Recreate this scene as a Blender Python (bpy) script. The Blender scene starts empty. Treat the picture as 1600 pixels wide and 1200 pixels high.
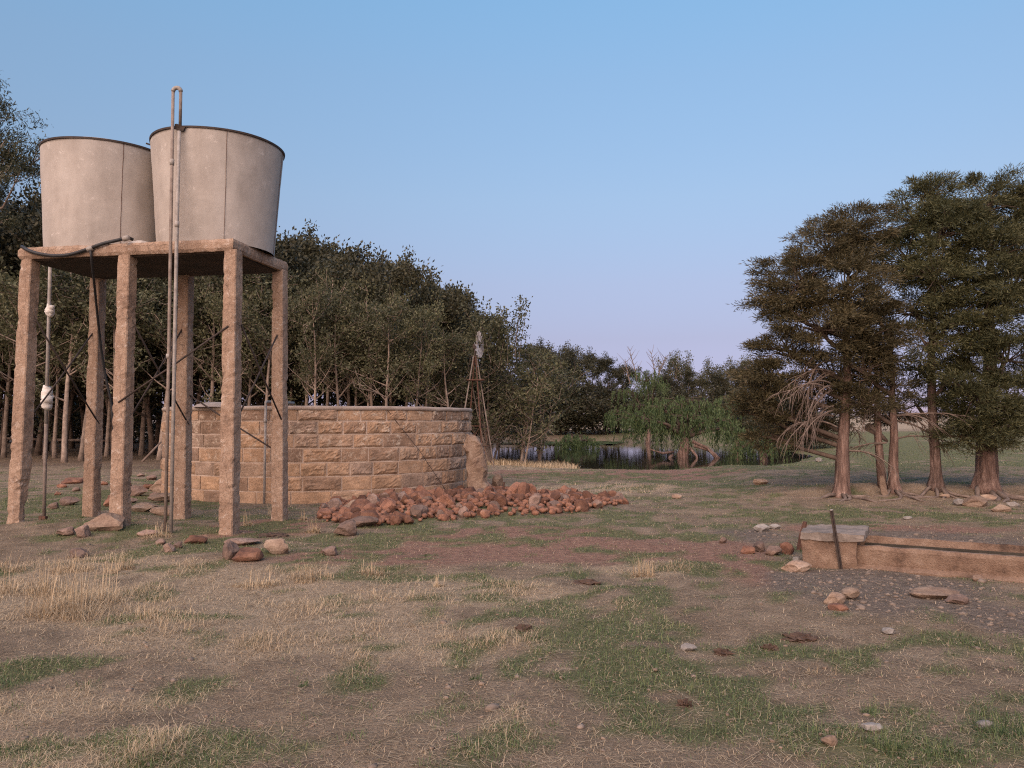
import bpy, bmesh, math, random
import numpy as np
from mathutils import Vector, Matrix, noise as mnoise

random.seed(11)
rng = np.random.default_rng(11)
S = bpy.context.scene
COL = S.collection
R = math.radians

# ------------------------------------------------------------------ camera
EYE = 1.6
FPX = 1202.0                       # focal length in photograph pixels (1600 wide)
HOR = 658.0                        # row of the horizon
PITCH = math.atan((HOR - 600.0) / FPX)
cam_data = bpy.data.cameras.new('camera')
cam = bpy.data.objects.new('camera', cam_data)
COL.objects.link(cam)
cam.location = (0, 0, EYE)
cam.rotation_euler = (math.pi / 2 + PITCH, 0, 0)
cam_data.sensor_width = 36.0
cam_data.lens = FPX / 1600.0 * 36.0
cam_data.clip_start = 0.05
cam_data.clip_end = 8000
S.camera = cam

# ------------------------------------------------------------------ sky and sun
SUN_EL = 32.0
SUN_AZ = 200.0                     # degrees clockwise from +Y: behind the camera, to the left
world = bpy.data.worlds.new('World')
S.world = world
world.use_nodes = True
wn = world.node_tree.nodes
wl = world.node_tree.links
wn.clear()
w_out = wn.new('ShaderNodeOutputWorld')
w_bg = wn.new('ShaderNodeBackground')
w_sky = wn.new('ShaderNodeTexSky')
w_sky.sky_type = 'NISHITA'
w_sky.sun_disc = False
w_sky.sun_elevation = R(SUN_EL)
w_sky.sun_rotation = R(SUN_AZ)
w_sky.altitude = 1500
w_sky.air_density = 1.0
w_sky.dust_density = 1.0
w_sky.ozone_density = 1.5
w_bg.inputs['Strength'].default_value = 0.095
# the dusk belt: a rosy band low in the sky, the same all the way round
w_tc = wn.new('ShaderNodeTexCoord')
w_sep = wn.new('ShaderNodeSeparateXYZ')
w_ramp = wn.new('ShaderNodeValToRGB')
w_mul = wn.new('ShaderNodeMix')
w_mul.data_type = 'RGBA'
w_mul.blend_type = 'MULTIPLY'
w_mul.inputs[0].default_value = 1.0
wl.new(w_tc.outputs['Generated'], w_sep.inputs[0])
wl.new(w_sep.outputs['Z'], w_ramp.inputs[0])
BELT = [(0.0, (.52, .40, .66)), (.035, (.586, .46, .713)), (.105, (.90, .66, .736)), (.174, (1.286, .99, .96)), (.276, (1.72, 1.53, 1.35)), (.407, (2.09, 2.10, 1.855)), (.53, (2.29, 2.70, 2.42)), (.743, (3.17, 3.88, 3.57)), (.9, (3.5, 4.5, 4.3))]
while len(w_ramp.color_ramp.elements) < len(BELT):
    w_ramp.color_ramp.elements.new(0.5)
for el_, (p_, c_) in zip(w_ramp.color_ramp.elements, BELT):
    el_.position = p_
    el_.color = (c_[0] / 4.5, c_[1] / 4.5, c_[2] / 4.5, 1)
wl.new(w_sky.outputs[0], w_mul.inputs[6])
wl.new(w_ramp.outputs[0], w_mul.inputs[7])
wl.new(w_mul.outputs[2], w_bg.inputs['Color'])
wl.new(w_bg.outputs[0], w_out.inputs[0])

sun_data = bpy.data.lights.new('sun', 'SUN')
sun_data.energy = 1.3
sun_data.angle = R(90)
sun_data.color = (1.0, 0.665, 0.47)
sun = bpy.data.objects.new('sun', sun_data)
COL.objects.link(sun)
_sd = Vector((math.sin(R(SUN_AZ)) * math.cos(R(SUN_EL)), math.cos(R(SUN_AZ)) * math.cos(R(SUN_EL)), math.sin(R(SUN_EL))))
sun.rotation_euler = (-_sd).to_track_quat('-Z', 'Y').to_euler()
sun.location = (0, -20, 20)

S.view_settings.view_transform = 'Standard'
S.view_settings.look = 'None'
S.view_settings.exposure = 2.36
S.view_settings.gamma = 1.0
S.view_settings.use_curve_mapping = False
S.render.engine = 'CYCLES'
S.cycles.use_denoising = False
S.cycles.filter_width = 1.15
S.cycles.sample_clamp_indirect = 4.0
S.cycles.max_bounces = 5
S.cycles.diffuse_bounces = 3
S.cycles.glossy_bounces = 2
S.cycles.transmission_bounces = 2
S.cycles.transparent_max_bounces = 4

# ------------------------------------------------------------------ numeric helpers
def _hash(ix, iy, seed):
    h = (ix.astype(np.int64) * 374761393 + iy.astype(np.int64) * 668265263 + seed * 1442695041) & 0x7fffffff
    h = ((h ^ (h >> 13)) * 1274126177) & 0x7fffffff
    h = h ^ (h >> 16)
    return (h & 0xffff) / 65535.0

def vnoise(x, y, seed=0):
    x = np.asarray(x, float); y = np.asarray(y, float)
    ix = np.floor(x); iy = np.floor(y)
    fx = x - ix; fy = y - iy
    fx = fx * fx * (3 - 2 * fx); fy = fy * fy * (3 - 2 * fy)
    a = _hash(ix, iy, seed); b = _hash(ix + 1, iy, seed)
    c = _hash(ix, iy + 1, seed); d = _hash(ix + 1, iy + 1, seed)
    return (a * (1 - fx) + b * fx) * (1 - fy) + (c * (1 - fx) + d * fx) * fy

def fbm(x, y, seed=0, octs=4):
    t = 0; amp = 0.5; s = 1.0; n = 0
    for k in range(octs):
        t = t + amp * vnoise(np.asarray(x) * s, np.asarray(y) * s, seed + k * 17)
        n += amp; amp *= 0.5; s *= 2.03
    return t / n

def sstep(a, b, t):
    t = np.clip((np.asarray(t, float) - a) / (b - a), 0, 1)
    return t * t * (3 - 2 * t)

CP, SP = math.cos(PITCH), math.sin(PITCH)
def ray(px, py):
    u = (px - 800.0) / FPX; v = (600.0 - py) / FPX
    return Vector((u, CP - v * SP, SP + v * CP))
def at(px, py, Y):
    d = ray(px, py); t = Y / d.y
    return Vector((d.x * t, Y, EYE + d.z * t))
def atz(px, py, z):
    d = ray(px, py); t = (z - EYE) / d.z
    return Vector((d.x * t, d.y * t, z))

# ------------------------------------------------------------------ terrain
POND_C = (6.3, 53.5); POND_R = (9.6, 18.2); WATER_Z = -0.36
RES_C = None
def pond_e(x, y):
    n = fbm(np.asarray(x) * 0.16 + 5, np.asarray(y) * 0.16, 3, 3) - 0.5
    return np.sqrt(((x - POND_C[0]) / POND_R[0]) ** 2 + ((y - POND_C[1]) / POND_R[1]) ** 2) + n * 0.22
PILE = []                          # filled below: rubble mound (x, y, radius, height)
def hgt(x, y):
    x = np.asarray(x, float); y = np.asarray(y, float)
    z = (fbm(x * 0.55, y * 0.55, 21, 3) - 0.5) * 0.10 + (fbm(x * 2.1, y * 2.1, 22, 2) - 0.5) * 0.055
    e = pond_e(x, y)
    basin = np.where(e < 1, -0.44 - 0.6 * (1 - e), -0.44 * (1 - sstep(1.0, 1.72, e) ** 1.15))
    z = z * (0.25 + 0.75 * sstep(1.05, 1.6, e)) + basin
    # rise around the tower's left legs
    z = z + 0.13 * np.exp(-(((x + 6.4) / 1.9) ** 2 + ((y - 11.3) / 1.0) ** 2))
    # eroded terrace under the cypresses
    edge = 16.0 + (fbm(x * 0.7, x * 0.13, 31, 3) - 0.5) * 1.2
    ter = sstep(0, 0.55, y - edge) * (1 - sstep(22, 34, y)) * sstep(4.5, 7.5, x)
    z = z + (0.20 + 0.10 * (fbm(x * 2.2, y * 2.2, 77, 3) - 0.5)) * ter
    # mound of red earth before the pond
    z = z + 0.05 * np.exp(-(((x - 5.0) / 2.6) ** 2 + ((y - 24.0) / 1.4) ** 2))
    # rubble mound
    for (mx, my, mr, mh) in PILE:
        z = z + mh * np.exp(-(((x - mx) ** 2 + (y - my) ** 2) / (mr * mr)))
    # far shore bank and rising field on the right
    z = z + 0.55 * sstep(1.0, 1.25, e) * sstep(66, 74, y) * (1 - sstep(90, 140, y))
    far = np.clip(y - 80, 0, 700)
    z = z + far * 0.0075 * sstep(5, 60, x + 0.0 * y)
    return z
def hz(x, y):
    return float(hgt(x, y))
def G(px, py):
    d = ray(px, py)
    if d.z > -1e-4:
        t = 900.0
        return Vector((d.x * t, d.y * t, 0))
    t = -EYE / d.z
    for _ in range(12):
        z = hz(d.x * t, d.y * t)
        t = t + 0.6 * ((z - EYE) / d.z - t)
    return Vector((d.x * t, d.y * t, hz(d.x * t, d.y * t)))

PILE += [(-0.75, 13.9, 1.15, 0.15), (0.4, 14.1, 0.9, 0.11), (-1.9, 13.1, 0.8, 0.06), (1.3, 14.4, 0.7, 0.06)]

# ------------------------------------------------------------------ mesh helpers
def link(o, parent=None):
    COL.objects.link(o)
    if parent is not None:
        o.parent = parent
    return o

def tag(o, label=None, cat=None, group=None, kind=None):
    if label: o['label'] = label
    if cat: o['category'] = cat
    if group: o['group'] = group
    if kind: o['kind'] = kind
    return o

def empty(name, loc, rz=0.0):
    o = bpy.data.objects.new(name, None)
    o.empty_display_size = 0.2
    o.location = loc
    o.rotation_euler = (0, 0, rz)
    return link(o)

def new_mesh(name, V, F, mat, smooth=False):
    """V (n,3) array, F uniform (m,k) array or list of faces."""
    me = bpy.data.meshes.new(name)
    if isinstance(F, np.ndarray):
        V = np.asarray(V, np.float32); m, k = F.shape
        me.vertices.add(len(V)); me.vertices.foreach_set('co', V.ravel())
        me.loops.add(m * k); me.loops.foreach_set('vertex_index', F.astype(np.int32).ravel())
        me.polygons.add(m); me.polygons.foreach_set('loop_start', np.arange(0, m * k, k, dtype=np.int32))
        if smooth:
            me.polygons.foreach_set('use_smooth', np.ones(m, bool))
        me.update(calc_edges=True)
    else:
        me.from_pydata([tuple(v) for v in V], [], F)
        if smooth:
            me.polygons.foreach_set('use_smooth', np.ones(len(F), bool))
        me.update()
    if mat is not None:
        me.materials.append(mat)
    return me

def obj(name, me, parent=None, loc=(0, 0, 0), rot=None, scale=None):
    o = bpy.data.objects.new(name, me)
    o.location = loc
    if rot is not None: o.rotation_euler = rot
    if scale is not None: o.scale = scale
    return link(o, parent)

class MB:
    def __init__(self):
        self.v = []; self.f = []
    def add(self, V, F):
        b = len(self.v)
        self.v += [tuple(p) for p in V]
        self.f += [tuple(i + b for i in f) for f in F]
        return self
    def box(self, c, s, rot=None):
        c = Vector(c)
        V = []
        for dz in (-.5, .5):
            for dx, dy in ((-.5, -.5), (.5, -.5), (.5, .5), (-.5, .5)):
                p = Vector((dx * s[0], dy * s[1], dz * s[2]))
                if rot is not None: p = rot @ p
                V.append(c + p)
        return self.add(V, [(3, 2, 1, 0), (4, 5, 6, 7), (0, 1, 5, 4), (1, 2, 6, 5), (2, 3, 7, 6), (3, 0, 4, 7)])
    def tube(self, pts, rad, n=6, cap=True):
        pts = [Vector(p) for p in pts]
        if not hasattr(rad, '__len__'): rad = [rad] * len(pts)
        t0 = (pts[1] - pts[0]).normalized()
        a = t0.orthogonal().normalized()
        V = []
        for i, p in enumerate(pts):
            if i == 0: t = t0
            elif i == len(pts) - 1: t = (pts[i] - pts[i - 1]).normalized()
            else:
                t = (pts[i + 1] - pts[i - 1])
                t = t.normalized() if t.length > 1e-9 else t0
            a = (a - t * a.dot(t))
            a = a.normalized() if a.length > 1e-6 else t.orthogonal().normalized()
            b = t.cross(a)
            for k in range(n):
                w = 2 * math.pi * k / n
                V.append(p + (a * math.cos(w) + b * math.sin(w)) * rad[i])
        F = []
        for i in range(len(pts) - 1):
            for k in range(n):
                k2 = (k + 1) % n
                F.append((i * n + k, i * n + k2, (i + 1) * n + k2, (i + 1) * n + k))
        if cap:
            F.append(tuple(reversed(range(n))))
            F.append(tuple((len(pts) - 1) * n + k for k in range(n)))
        return self.add(V, F)
    def lathe(self, prof, n=32, c=(0, 0, 0), closed=False):
        V = []
        for r, z in prof:
            for k in range(n):
                w = 2 * math.pi * k / n
                V.append((c[0] + r * math.cos(w), c[1] + r * math.sin(w), c[2] + z))
        F = []
        m = len(prof)
        for i in range(m if closed else m - 1):
            j = (i + 1) % m
            for k in range(n):
                k2 = (k + 1) % n
                F.append((i * n + k, i * n + k2, j * n + k2, j * n + k))
        return self.add(V, F)
    def rough(self, amp, sc, seed=0.0):
        off = Vector((seed * 7.3, seed * 3.1, seed * 5.7))
        self.v = [tuple(Vector(p) + mnoise.noise_vector(Vector(p) * sc + off) * amp) for p in self.v]
        return self
    def mesh(self, name, mat, smooth=False):
        return new_mesh(name, self.v, self.f, mat, smooth)
    def build(self, name, mat, parent=None, smooth=False, loc=(0, 0, 0), rot=None):
        return obj(name, self.mesh(name, mat, smooth), parent, loc, rot)

def copy_tree(root):
    c = root.copy(); COL.objects.link(c)
    for ch in list(root.children):
        d = ch.copy(); COL.objects.link(d); d.parent = c
        for g in list(ch.children):
            q = g.copy(); COL.objects.link(q); q.parent = d
    return c

def leaf_quads(P, D, L, W, fold=0.0):
    """rhombic leaves: P base (n,3), D unit direction (n,3), L length, W width"""
    n = len(P)
    A = rng.normal(size=(n, 3))
    Sd = np.cross(D, A); Sd /= np.linalg.norm(Sd, axis=1)[:, None] + 1e-9
    L = np.broadcast_to(L, (n,))[:, None]; W = np.broadcast_to(W, (n,))[:, None]
    V = np.stack([P, P + D * L * 0.45 + Sd * W * 0.5, P + D * L, P + D * L * 0.45 - Sd * W * 0.5], 1).reshape(-1, 3)
    F = np.arange(4 * n).reshape(n, 4)
    return V, F

def unit(a):
    return a / (np.linalg.norm(a, axis=1)[:, None] + 1e-9)

# ------------------------------------------------------------------ material helpers
def mat_new(name):
    m = bpy.data.materials.new(name); m.use_nodes = True
    nt = m.node_tree; nt.nodes.clear()
    out = nt.nodes.new('ShaderNodeOutputMaterial')
    b = nt.nodes.new('ShaderNodeBsdfPrincipled')
    nt.links.new(b.outputs[0], out.inputs[0])
    b.inputs['Specular IOR Level'].default_value = 0.25
    return m, nt, b

def n_noise(nt, scale, detail=4, rough=0.6, vec=None, dist=0.0):
    n = nt.nodes.new('ShaderNodeTexNoise')
    n.inputs['Scale'].default_value = scale
    n.inputs['Detail'].default_value = detail
    n.inputs['Roughness'].default_value = rough
    n.inputs['Distortion'].default_value = dist
    if vec is not None: nt.links.new(vec, n.inputs['Vector'])
    return n.outputs['Fac']

def n_ramp(nt, fac, stops, interp='LINEAR'):
    r = nt.nodes.new('ShaderNodeValToRGB')
    cr = r.color_ramp; cr.interpolation = interp
    while len(cr.elements) < len(stops): cr.elements.new(0.5)
    for el, (p, c) in zip(cr.elements, stops):
        el.position = p
        el.color = (c[0], c[1], c[2], 1) if hasattr(c, '__len__') else (c, c, c, 1)
    nt.links.new(fac, r.inputs[0])
    return r.outputs[0]

def n_mix(nt, fac, a, b, mode='MIX'):
    m = nt.nodes.new('ShaderNodeMix'); m.data_type = 'RGBA'; m.blend_type = mode
    for sock, val in ((m.inputs[0], fac), (m.inputs[6], a), (m.inputs[7], b)):
        if isinstance(val, bpy.types.NodeSocket): nt.links.new(val, sock)
        elif hasattr(val, '__len__'): sock.default_value = (val[0], val[1], val[2], 1)
        else: sock.default_value = val
    return m.outputs[2]

def n_math(nt, op, a, b=None):
    m = nt.nodes.new('ShaderNodeMath'); m.operation = op
    for sock, val in ((m.inputs[0], a), (m.inputs[1], b)):
        if val is None: continue
        if isinstance(val, bpy.types.NodeSocket): nt.links.new(val, sock)
        else: sock.default_value = val
    return m.outputs[0]

def n_bump(nt, b, h, strength=0.5, dist=0.02):
    bp = nt.nodes.new('ShaderNodeBump')
    bp.inputs['Strength'].default_value = strength
    bp.inputs['Distance'].default_value = dist
    nt.links.new(h, bp.inputs['Height'])
    nt.links.new(bp.outputs[0], b.inputs['Normal'])

def n_obj(nt):
    t = nt.nodes.new('ShaderNodeTexCoord')
    return t.outputs['Object']
def n_pos(nt):
    t = nt.nodes.new('ShaderNodeNewGeometry')
    return t.outputs['Position']
def n_objrand(nt):
    return nt.nodes.new('ShaderNodeObjectInfo').outputs['Random']
def n_island(nt):
    return nt.nodes.new('ShaderNodeNewGeometry').outputs['Random Per Island']

def plain(name, stops, scale=6, rough=0.85, bump=0.4, bdist=0.01, fine=60, objrand=0.0, pos=False, metal=0.0):
    m, nt, b = mat_new(name)
    vec = n_pos(nt) if pos else n_obj(nt)
    f = n_noise(nt, scale, 6, 0.65, vec)
    col = n_ramp(nt, f, stops)
    f2 = n_noise(nt, fine, 4, 0.7, vec)
    col = n_mix(nt, 0.55, col, n_ramp(nt, f2, [(0.3, 0.55), (0.7, 1.25)]), 'MULTIPLY')
    if objrand:
        r = n_objrand(nt)
        col = n_mix(nt, 1.0, col, n_ramp(nt, r, [(0, 1 - objrand), (1, 1 + objrand * 0.6)]), 'MULTIPLY')
    nt.links.new(col, b.inputs['Base Color'])
    b.inputs['Roughness'].default_value = rough
    b.inputs['Metallic'].default_value = metal
    if bump:
        h = n_math(nt, 'ADD', n_math(nt, 'MULTIPLY', f, 0.6), n_math(nt, 'MULTIPLY', f2, 0.5))
        n_bump(nt, b, h, bump, bdist)
    return m

def leafmat(name, c1, c2, c3, trans=0.25, obj_var=0.25):
    m = bpy.data.materials.new(name); m.use_nodes = True
    nt = m.node_tree; nt.nodes.clear()
    out = nt.nodes.new('ShaderNodeOutputMaterial')
    d = nt.nodes.new('ShaderNodeBsdfPrincipled')
    d.inputs['Roughness'].default_value = 0.6
    d.inputs['Specular IOR Level'].default_value = 0.25
    t = nt.nodes.new('ShaderNodeBsdfTranslucent')
    mx = nt.nodes.new('ShaderNodeMixShader'); mx.inputs[0].default_value = trans
    r = n_island(nt)
    big = n_noise(nt, 0.9, 3, 0.6, n_pos(nt))
    f = n_math(nt, 'ADD', n_math(nt, 'MULTIPLY', r, 0.55), n_math(nt, 'MULTIPLY', big, 0.5))
    col = n_ramp(nt, f, [(0.15, c1), (0.5, c2), (0.9, c3)])
    if obj_var:
        col = n_mix(nt, 1.0, col, n_ramp(nt, n_objrand(nt), [(0, 1 - obj_var), (1, 1 + obj_var)]), 'MULTIPLY')
    nt.links.new(col, d.inputs['Base Color']); nt.links.new(col, t.inputs['Color'])
    nt.links.new(d.outputs[0], mx.inputs[1]); nt.links.new(t.outputs[0], mx.inputs[2])
    nt.links.new(mx.outputs[0], out.inputs[0])
    return m

# ------------------------------------------------------------------ materials
M = {}
M['concrete'] = plain('concrete', [(0.25, (0.14, 0.095, 0.070)), (0.42, (0.235, 0.165, 0.122)), (0.58, (0.285, 0.205, 0.155)), (0.75, (0.38, 0.30, 0.245))], 4.5, 0.92, 0.9, 0.02, 38)
def concrete_mat():
    m, nt, b = mat_new('old_concrete')
    vec = n_pos(nt)
    f = n_noise(nt, 3.2, 7, 0.7, vec, 0.3)
    col = n_ramp(nt, f, [(0.25, (0.13, 0.088, 0.064)), (0.42, (0.235, 0.160, 0.115)), (0.56, (0.29, 0.205, 0.150)), (0.75, (0.36, 0.275, 0.215))])
    pa = n_noise(nt, 9, 6, 0.8, vec, 0.9)
    col = n_mix(nt, n_ramp(nt, pa, [(0.56, 0.0), (0.62, 0.75)]), col, (0.40, 0.335, 0.285))
    col = n_mix(nt, n_ramp(nt, pa, [(0.36, 0.7), (0.43, 0.0)]), col, (0.115, 0.082, 0.062))
    f2 = n_noise(nt, 55, 4, 0.75, vec)
    col = n_mix(nt, 0.75, col, n_ramp(nt, f2, [(0.3, 0.5), (0.5, 1.0), (0.7, 1.35)]), 'MULTIPLY')
    vo = nt.nodes.new('ShaderNodeTexVoronoi'); vo.feature = 'DISTANCE_TO_EDGE'; vo.inputs['Scale'].default_value = 1.7
    wv = nt.nodes.new('ShaderNodeMapping'); wv.inputs['Scale'].default_value = (1.8, 1.8, 0.55)
    add = nt.nodes.new('ShaderNodeVectorMath'); add.operation = 'ADD'
    nz = nt.nodes.new('ShaderNodeTexNoise'); nz.inputs['Scale'].default_value = 5; nt.links.new(vec, nz.inputs['Vector'])
    sc = nt.nodes.new('ShaderNodeVectorMath'); sc.operation = 'SCALE'; sc.inputs['Scale'].default_value = 0.22
    nt.links.new(nz.outputs['Color'], sc.inputs[0]); nt.links.new(vec, add.inputs[0]); nt.links.new(sc.outputs[0], add.inputs[1])
    nt.links.new(add.outputs[0], wv.inputs[0]); nt.links.new(wv.outputs[0], vo.inputs['Vector'])
    cr = n_ramp(nt, vo.outputs['Distance'], [(0.003, 0.38), (0.012, 0.0)])
    col = n_mix(nt, cr, col, (0.06, 0.042, 0.032))
    nt.links.new(col, b.inputs['Base Color']); b.inputs['Roughness'].default_value = 0.93
    h = n_math(nt, 'ADD', n_math(nt, 'MULTIPLY', pa, 1.0), n_math(nt, 'MULTIPLY', f2, 0.45))
    h = n_math(nt, 'SUBTRACT', h, n_math(nt, 'MULTIPLY', cr, 0.3))
    n_bump(nt, b, h, 0.9, 0.02)
    return m
M['concrete'] = concrete_mat()
M['trough'] = plain('trough_concrete', [(0.30, (0.075, 0.050, 0.037)), (0.44, (0.165, 0.108, 0.077)), (0.58, (0.215, 0.148, 0.107)), (0.74, (0.285, 0.215, 0.168))], 4.5, 0.93, 1.0, 0.03, 60, pos=True)
M['soffit'] = plain('dark_soffit', [(0.3, (0.022, 0.016, 0.012)), (0.6, (0.05, 0.036, 0.028)), (0.8, (0.10, 0.065, 0.045))], 3.0, 0.95, 0.6, 0.02, 30, pos=True)
M['lining'] = plain('dark_lining', [(0.3, (0.02, 0.018, 0.014)), (0.7, (0.05, 0.042, 0.032))], 6, 0.7, 0.4, 0.01, 40)
M['concrete_grey'] = plain('concrete_grey', [(0.3, (0.11, 0.090, 0.075)), (0.6, (0.205, 0.172, 0.148))], 4, 0.9, 0.6, 0.015, 50)
M['coping'] = plain('coping', [(0.3, (0.24, 0.187, 0.152)), (0.65, (0.35, 0.288, 0.242))], 3, 0.9, 0.4, 0.01, 40)
M['mortar'] = plain('mortar', [(0.3, (0.27, 0.195, 0.145)), (0.65, (0.42, 0.33, 0.265))], 5, 0.95, 0.6, 0.01, 60)
M['rust'] = plain('rust', [(0.3, (0.05, 0.025, 0.018)), (0.7, (0.13, 0.065, 0.045))], 12, 0.8, 0.3, 0.004, 90)
M['dark_iron'] = plain('dark_iron', [(0.3, (0.025, 0.02, 0.018)), (0.7, (0.07, 0.05, 0.042))], 14, 0.7, 0.2, 0.003, 90)
M['galv'] = plain('galvanised_pipe', [(0.3, (0.17, 0.15, 0.135)), (0.7, (0.33, 0.30, 0.275))], 9, 0.65, 0.2, 0.003, 70)
M['rusty_pipe'] = plain('rusty_pipe', [(0.3, (0.12, 0.09, 0.075)), (0.7, (0.26, 0.215, 0.185))], 7, 0.75, 0.3, 0.003, 70)
M['tin'] = plain('weathered_tin', [(0.3, (0.27, 0.25, 0.25)), (0.7, (0.42, 0.40, 0.40))], 5, 0.5, 0.2, 0.004, 40)
M['rubber'] = plain('black_rubber', [(0.3, (0.012, 0.012, 0.013)), (0.7, (0.03, 0.03, 0.032))], 8, 0.5, 0.2, 0.003, 60)
M['rag'] = plain('white_rag', [(0.3, (0.5, 0.46, 0.42)), (0.7, (0.74, 0.70, 0.66))], 10, 0.95, 0.5, 0.01, 60)
M['bird'] = plain('white_feather', [(0.3, (0.7, 0.7, 0.68)), (0.7, (0.82, 0.82, 0.8))], 10, 0.9, 0.1, 0.005, 60)
M['clod'] = plain('soil_clods', [(0.3, (0.11, 0.080, 0.058)), (0.7, (0.27, 0.20, 0.148))], 7, 0.97, 0.5, 0.01, 60, pos=True)
M['dung'] = plain('dried_dung', [(0.3, (0.045, 0.028, 0.02)), (0.7, (0.11, 0.07, 0.05))], 14, 0.95, 0.8, 0.02, 60, pos=True)
M['redrock'] = plain('red_rubble', [(0.28, (0.080, 0.044, 0.034)), (0.48, (0.175, 0.087, 0.058)), (0.62, (0.24, 0.124, 0.080)), (0.78, (0.32, 0.205, 0.155))], 5.5, 0.94, 1.0, 0.03, 34, objrand=0.5, pos=True)
M['brownrock'] = plain('brown_rock', [(0.28, (0.10, 0.070, 0.058)), (0.48, (0.19, 0.130, 0.103)), (0.62, (0.245, 0.172, 0.138)), (0.78, (0.33, 0.25, 0.205))], 5.5, 0.94, 1.0, 0.03, 34, objrand=0.4, pos=True)
M['palerock'] = plain('sandstone_rock', [(0.28, (0.15, 0.10, 0.075)), (0.5, (0.235, 0.165, 0.12)), (0.75, (0.33, 0.255, 0.195))], 5, 0.92, 0.6, 0.03, 40, objrand=0.3, pos=True)
M['greyrock'] = plain('grey_rock', [(0.28, (0.14, 0.12, 0.11)), (0.5, (0.22, 0.20, 0.18)), (0.75, (0.31, 0.29, 0.26))], 6, 0.92, 0.6, 0.02, 45, objrand=0.2, pos=True)
M['gravel'] = plain('gravel', [(0.3, (0.10, 0.078, 0.062)), (0.7, (0.225, 0.178, 0.143))], 14, 0.95, 0.3, 0.01, 30, pos=True)
def bark_mat(name, c1, c2, c3):
    m, nt, b = mat_new(name)
    mp = nt.nodes.new('ShaderNodeMapping'); mp.inputs['Scale'].default_value = (1, 1, 0.12)
    nt.links.new(n_pos(nt), mp.inputs[0])
    f = n_noise(nt, 16, 6, 0.75, mp.outputs[0]); g = n_noise(nt, 2.2, 4, 0.6, n_pos(nt))
    col = n_ramp(nt, f, [(0.3, c1), (0.5, c2), (0.7, c3)])
    col = n_mix(nt, 0.6, col, n_ramp(nt, g, [(0.3, 0.6), (0.7, 1.3)]), 'MULTIPLY')
    nt.links.new(col, b.inputs['Base Color']); b.inputs['Roughness'].default_value = 0.95
    n_bump(nt, b, f, 1.0, 0.05)
    return m
M['bark_cyp'] = bark_mat('cypress_bark', (0.055, 0.034, 0.028), (0.15, 0.098, 0.080), (0.33, 0.235, 0.195))
M['bark_cypshade'] = bark_mat('shaded_cypress_bark', (0.035, 0.024, 0.020), (0.095, 0.064, 0.053), (0.22, 0.155, 0.13))  # cypress bark again, the stem's shadow put into a darker colour
M['bark_pale'] = plain('pale_bark', [(0.3, (0.15, 0.112, 0.090)), (0.7, (0.34, 0.27, 0.22))], 5, 0.9, 0.5, 0.02, 24, objrand=0.4, pos=True)
M['bark_dark'] = plain('dark_bark', [(0.3, (0.05, 0.036, 0.028)), (0.7, (0.13, 0.095, 0.075))], 5, 0.95, 0.5, 0.02, 24, objrand=0.25, pos=True)
M['deadwood'] = plain('dead_wood', [(0.3, (0.095, 0.07, 0.057)), (0.7, (0.21, 0.165, 0.14))], 6, 0.95, 0.3, 0.01, 30, pos=True)
M['leaf_wood'] = leafmat('woodland_leaves', (0.038, 0.042, 0.021), (0.076, 0.078, 0.040), (0.148, 0.143, 0.080))
M['leaf_dark'] = leafmat('dark_leaves', (0.020, 0.022, 0.013), (0.040, 0.040, 0.022), (0.080, 0.074, 0.041), 0.15)
M['leaf_cyp'] = leafmat('cypress_needles', (0.024, 0.030, 0.015), (0.054, 0.058, 0.026), (0.122, 0.115, 0.054), 0.12, 0.15)
M['leaf_cypbrown'] = leafmat('brown_cypress_needles', (0.025, 0.024, 0.013), (0.054, 0.047, 0.023), (0.110, 0.088, 0.045), 0.12, 0.15)
M['leaf_willow'] = leafmat('willow_leaves', (0.036, 0.060, 0.022), (0.070, 0.104, 0.040), (0.12, 0.155, 0.066), 0.3, 0.1)
M['leaf_gum'] = leafmat('gum_leaves', (0.020, 0.025, 0.014), (0.040, 0.044, 0.022), (0.075, 0.072, 0.036), 0.2, 0.1)
M['grass_dry'] = leafmat('dry_grass_blades', (0.20, 0.145, 0.090), (0.41, 0.31, 0.195), (0.62, 0.495, 0.33), 0.25, 0)
M['grass_green'] = leafmat('green_grass_blades', (0.055, 0.085, 0.032), (0.100, 0.140, 0.055), (0.23, 0.23, 0.11), 0.3, 0)

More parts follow.
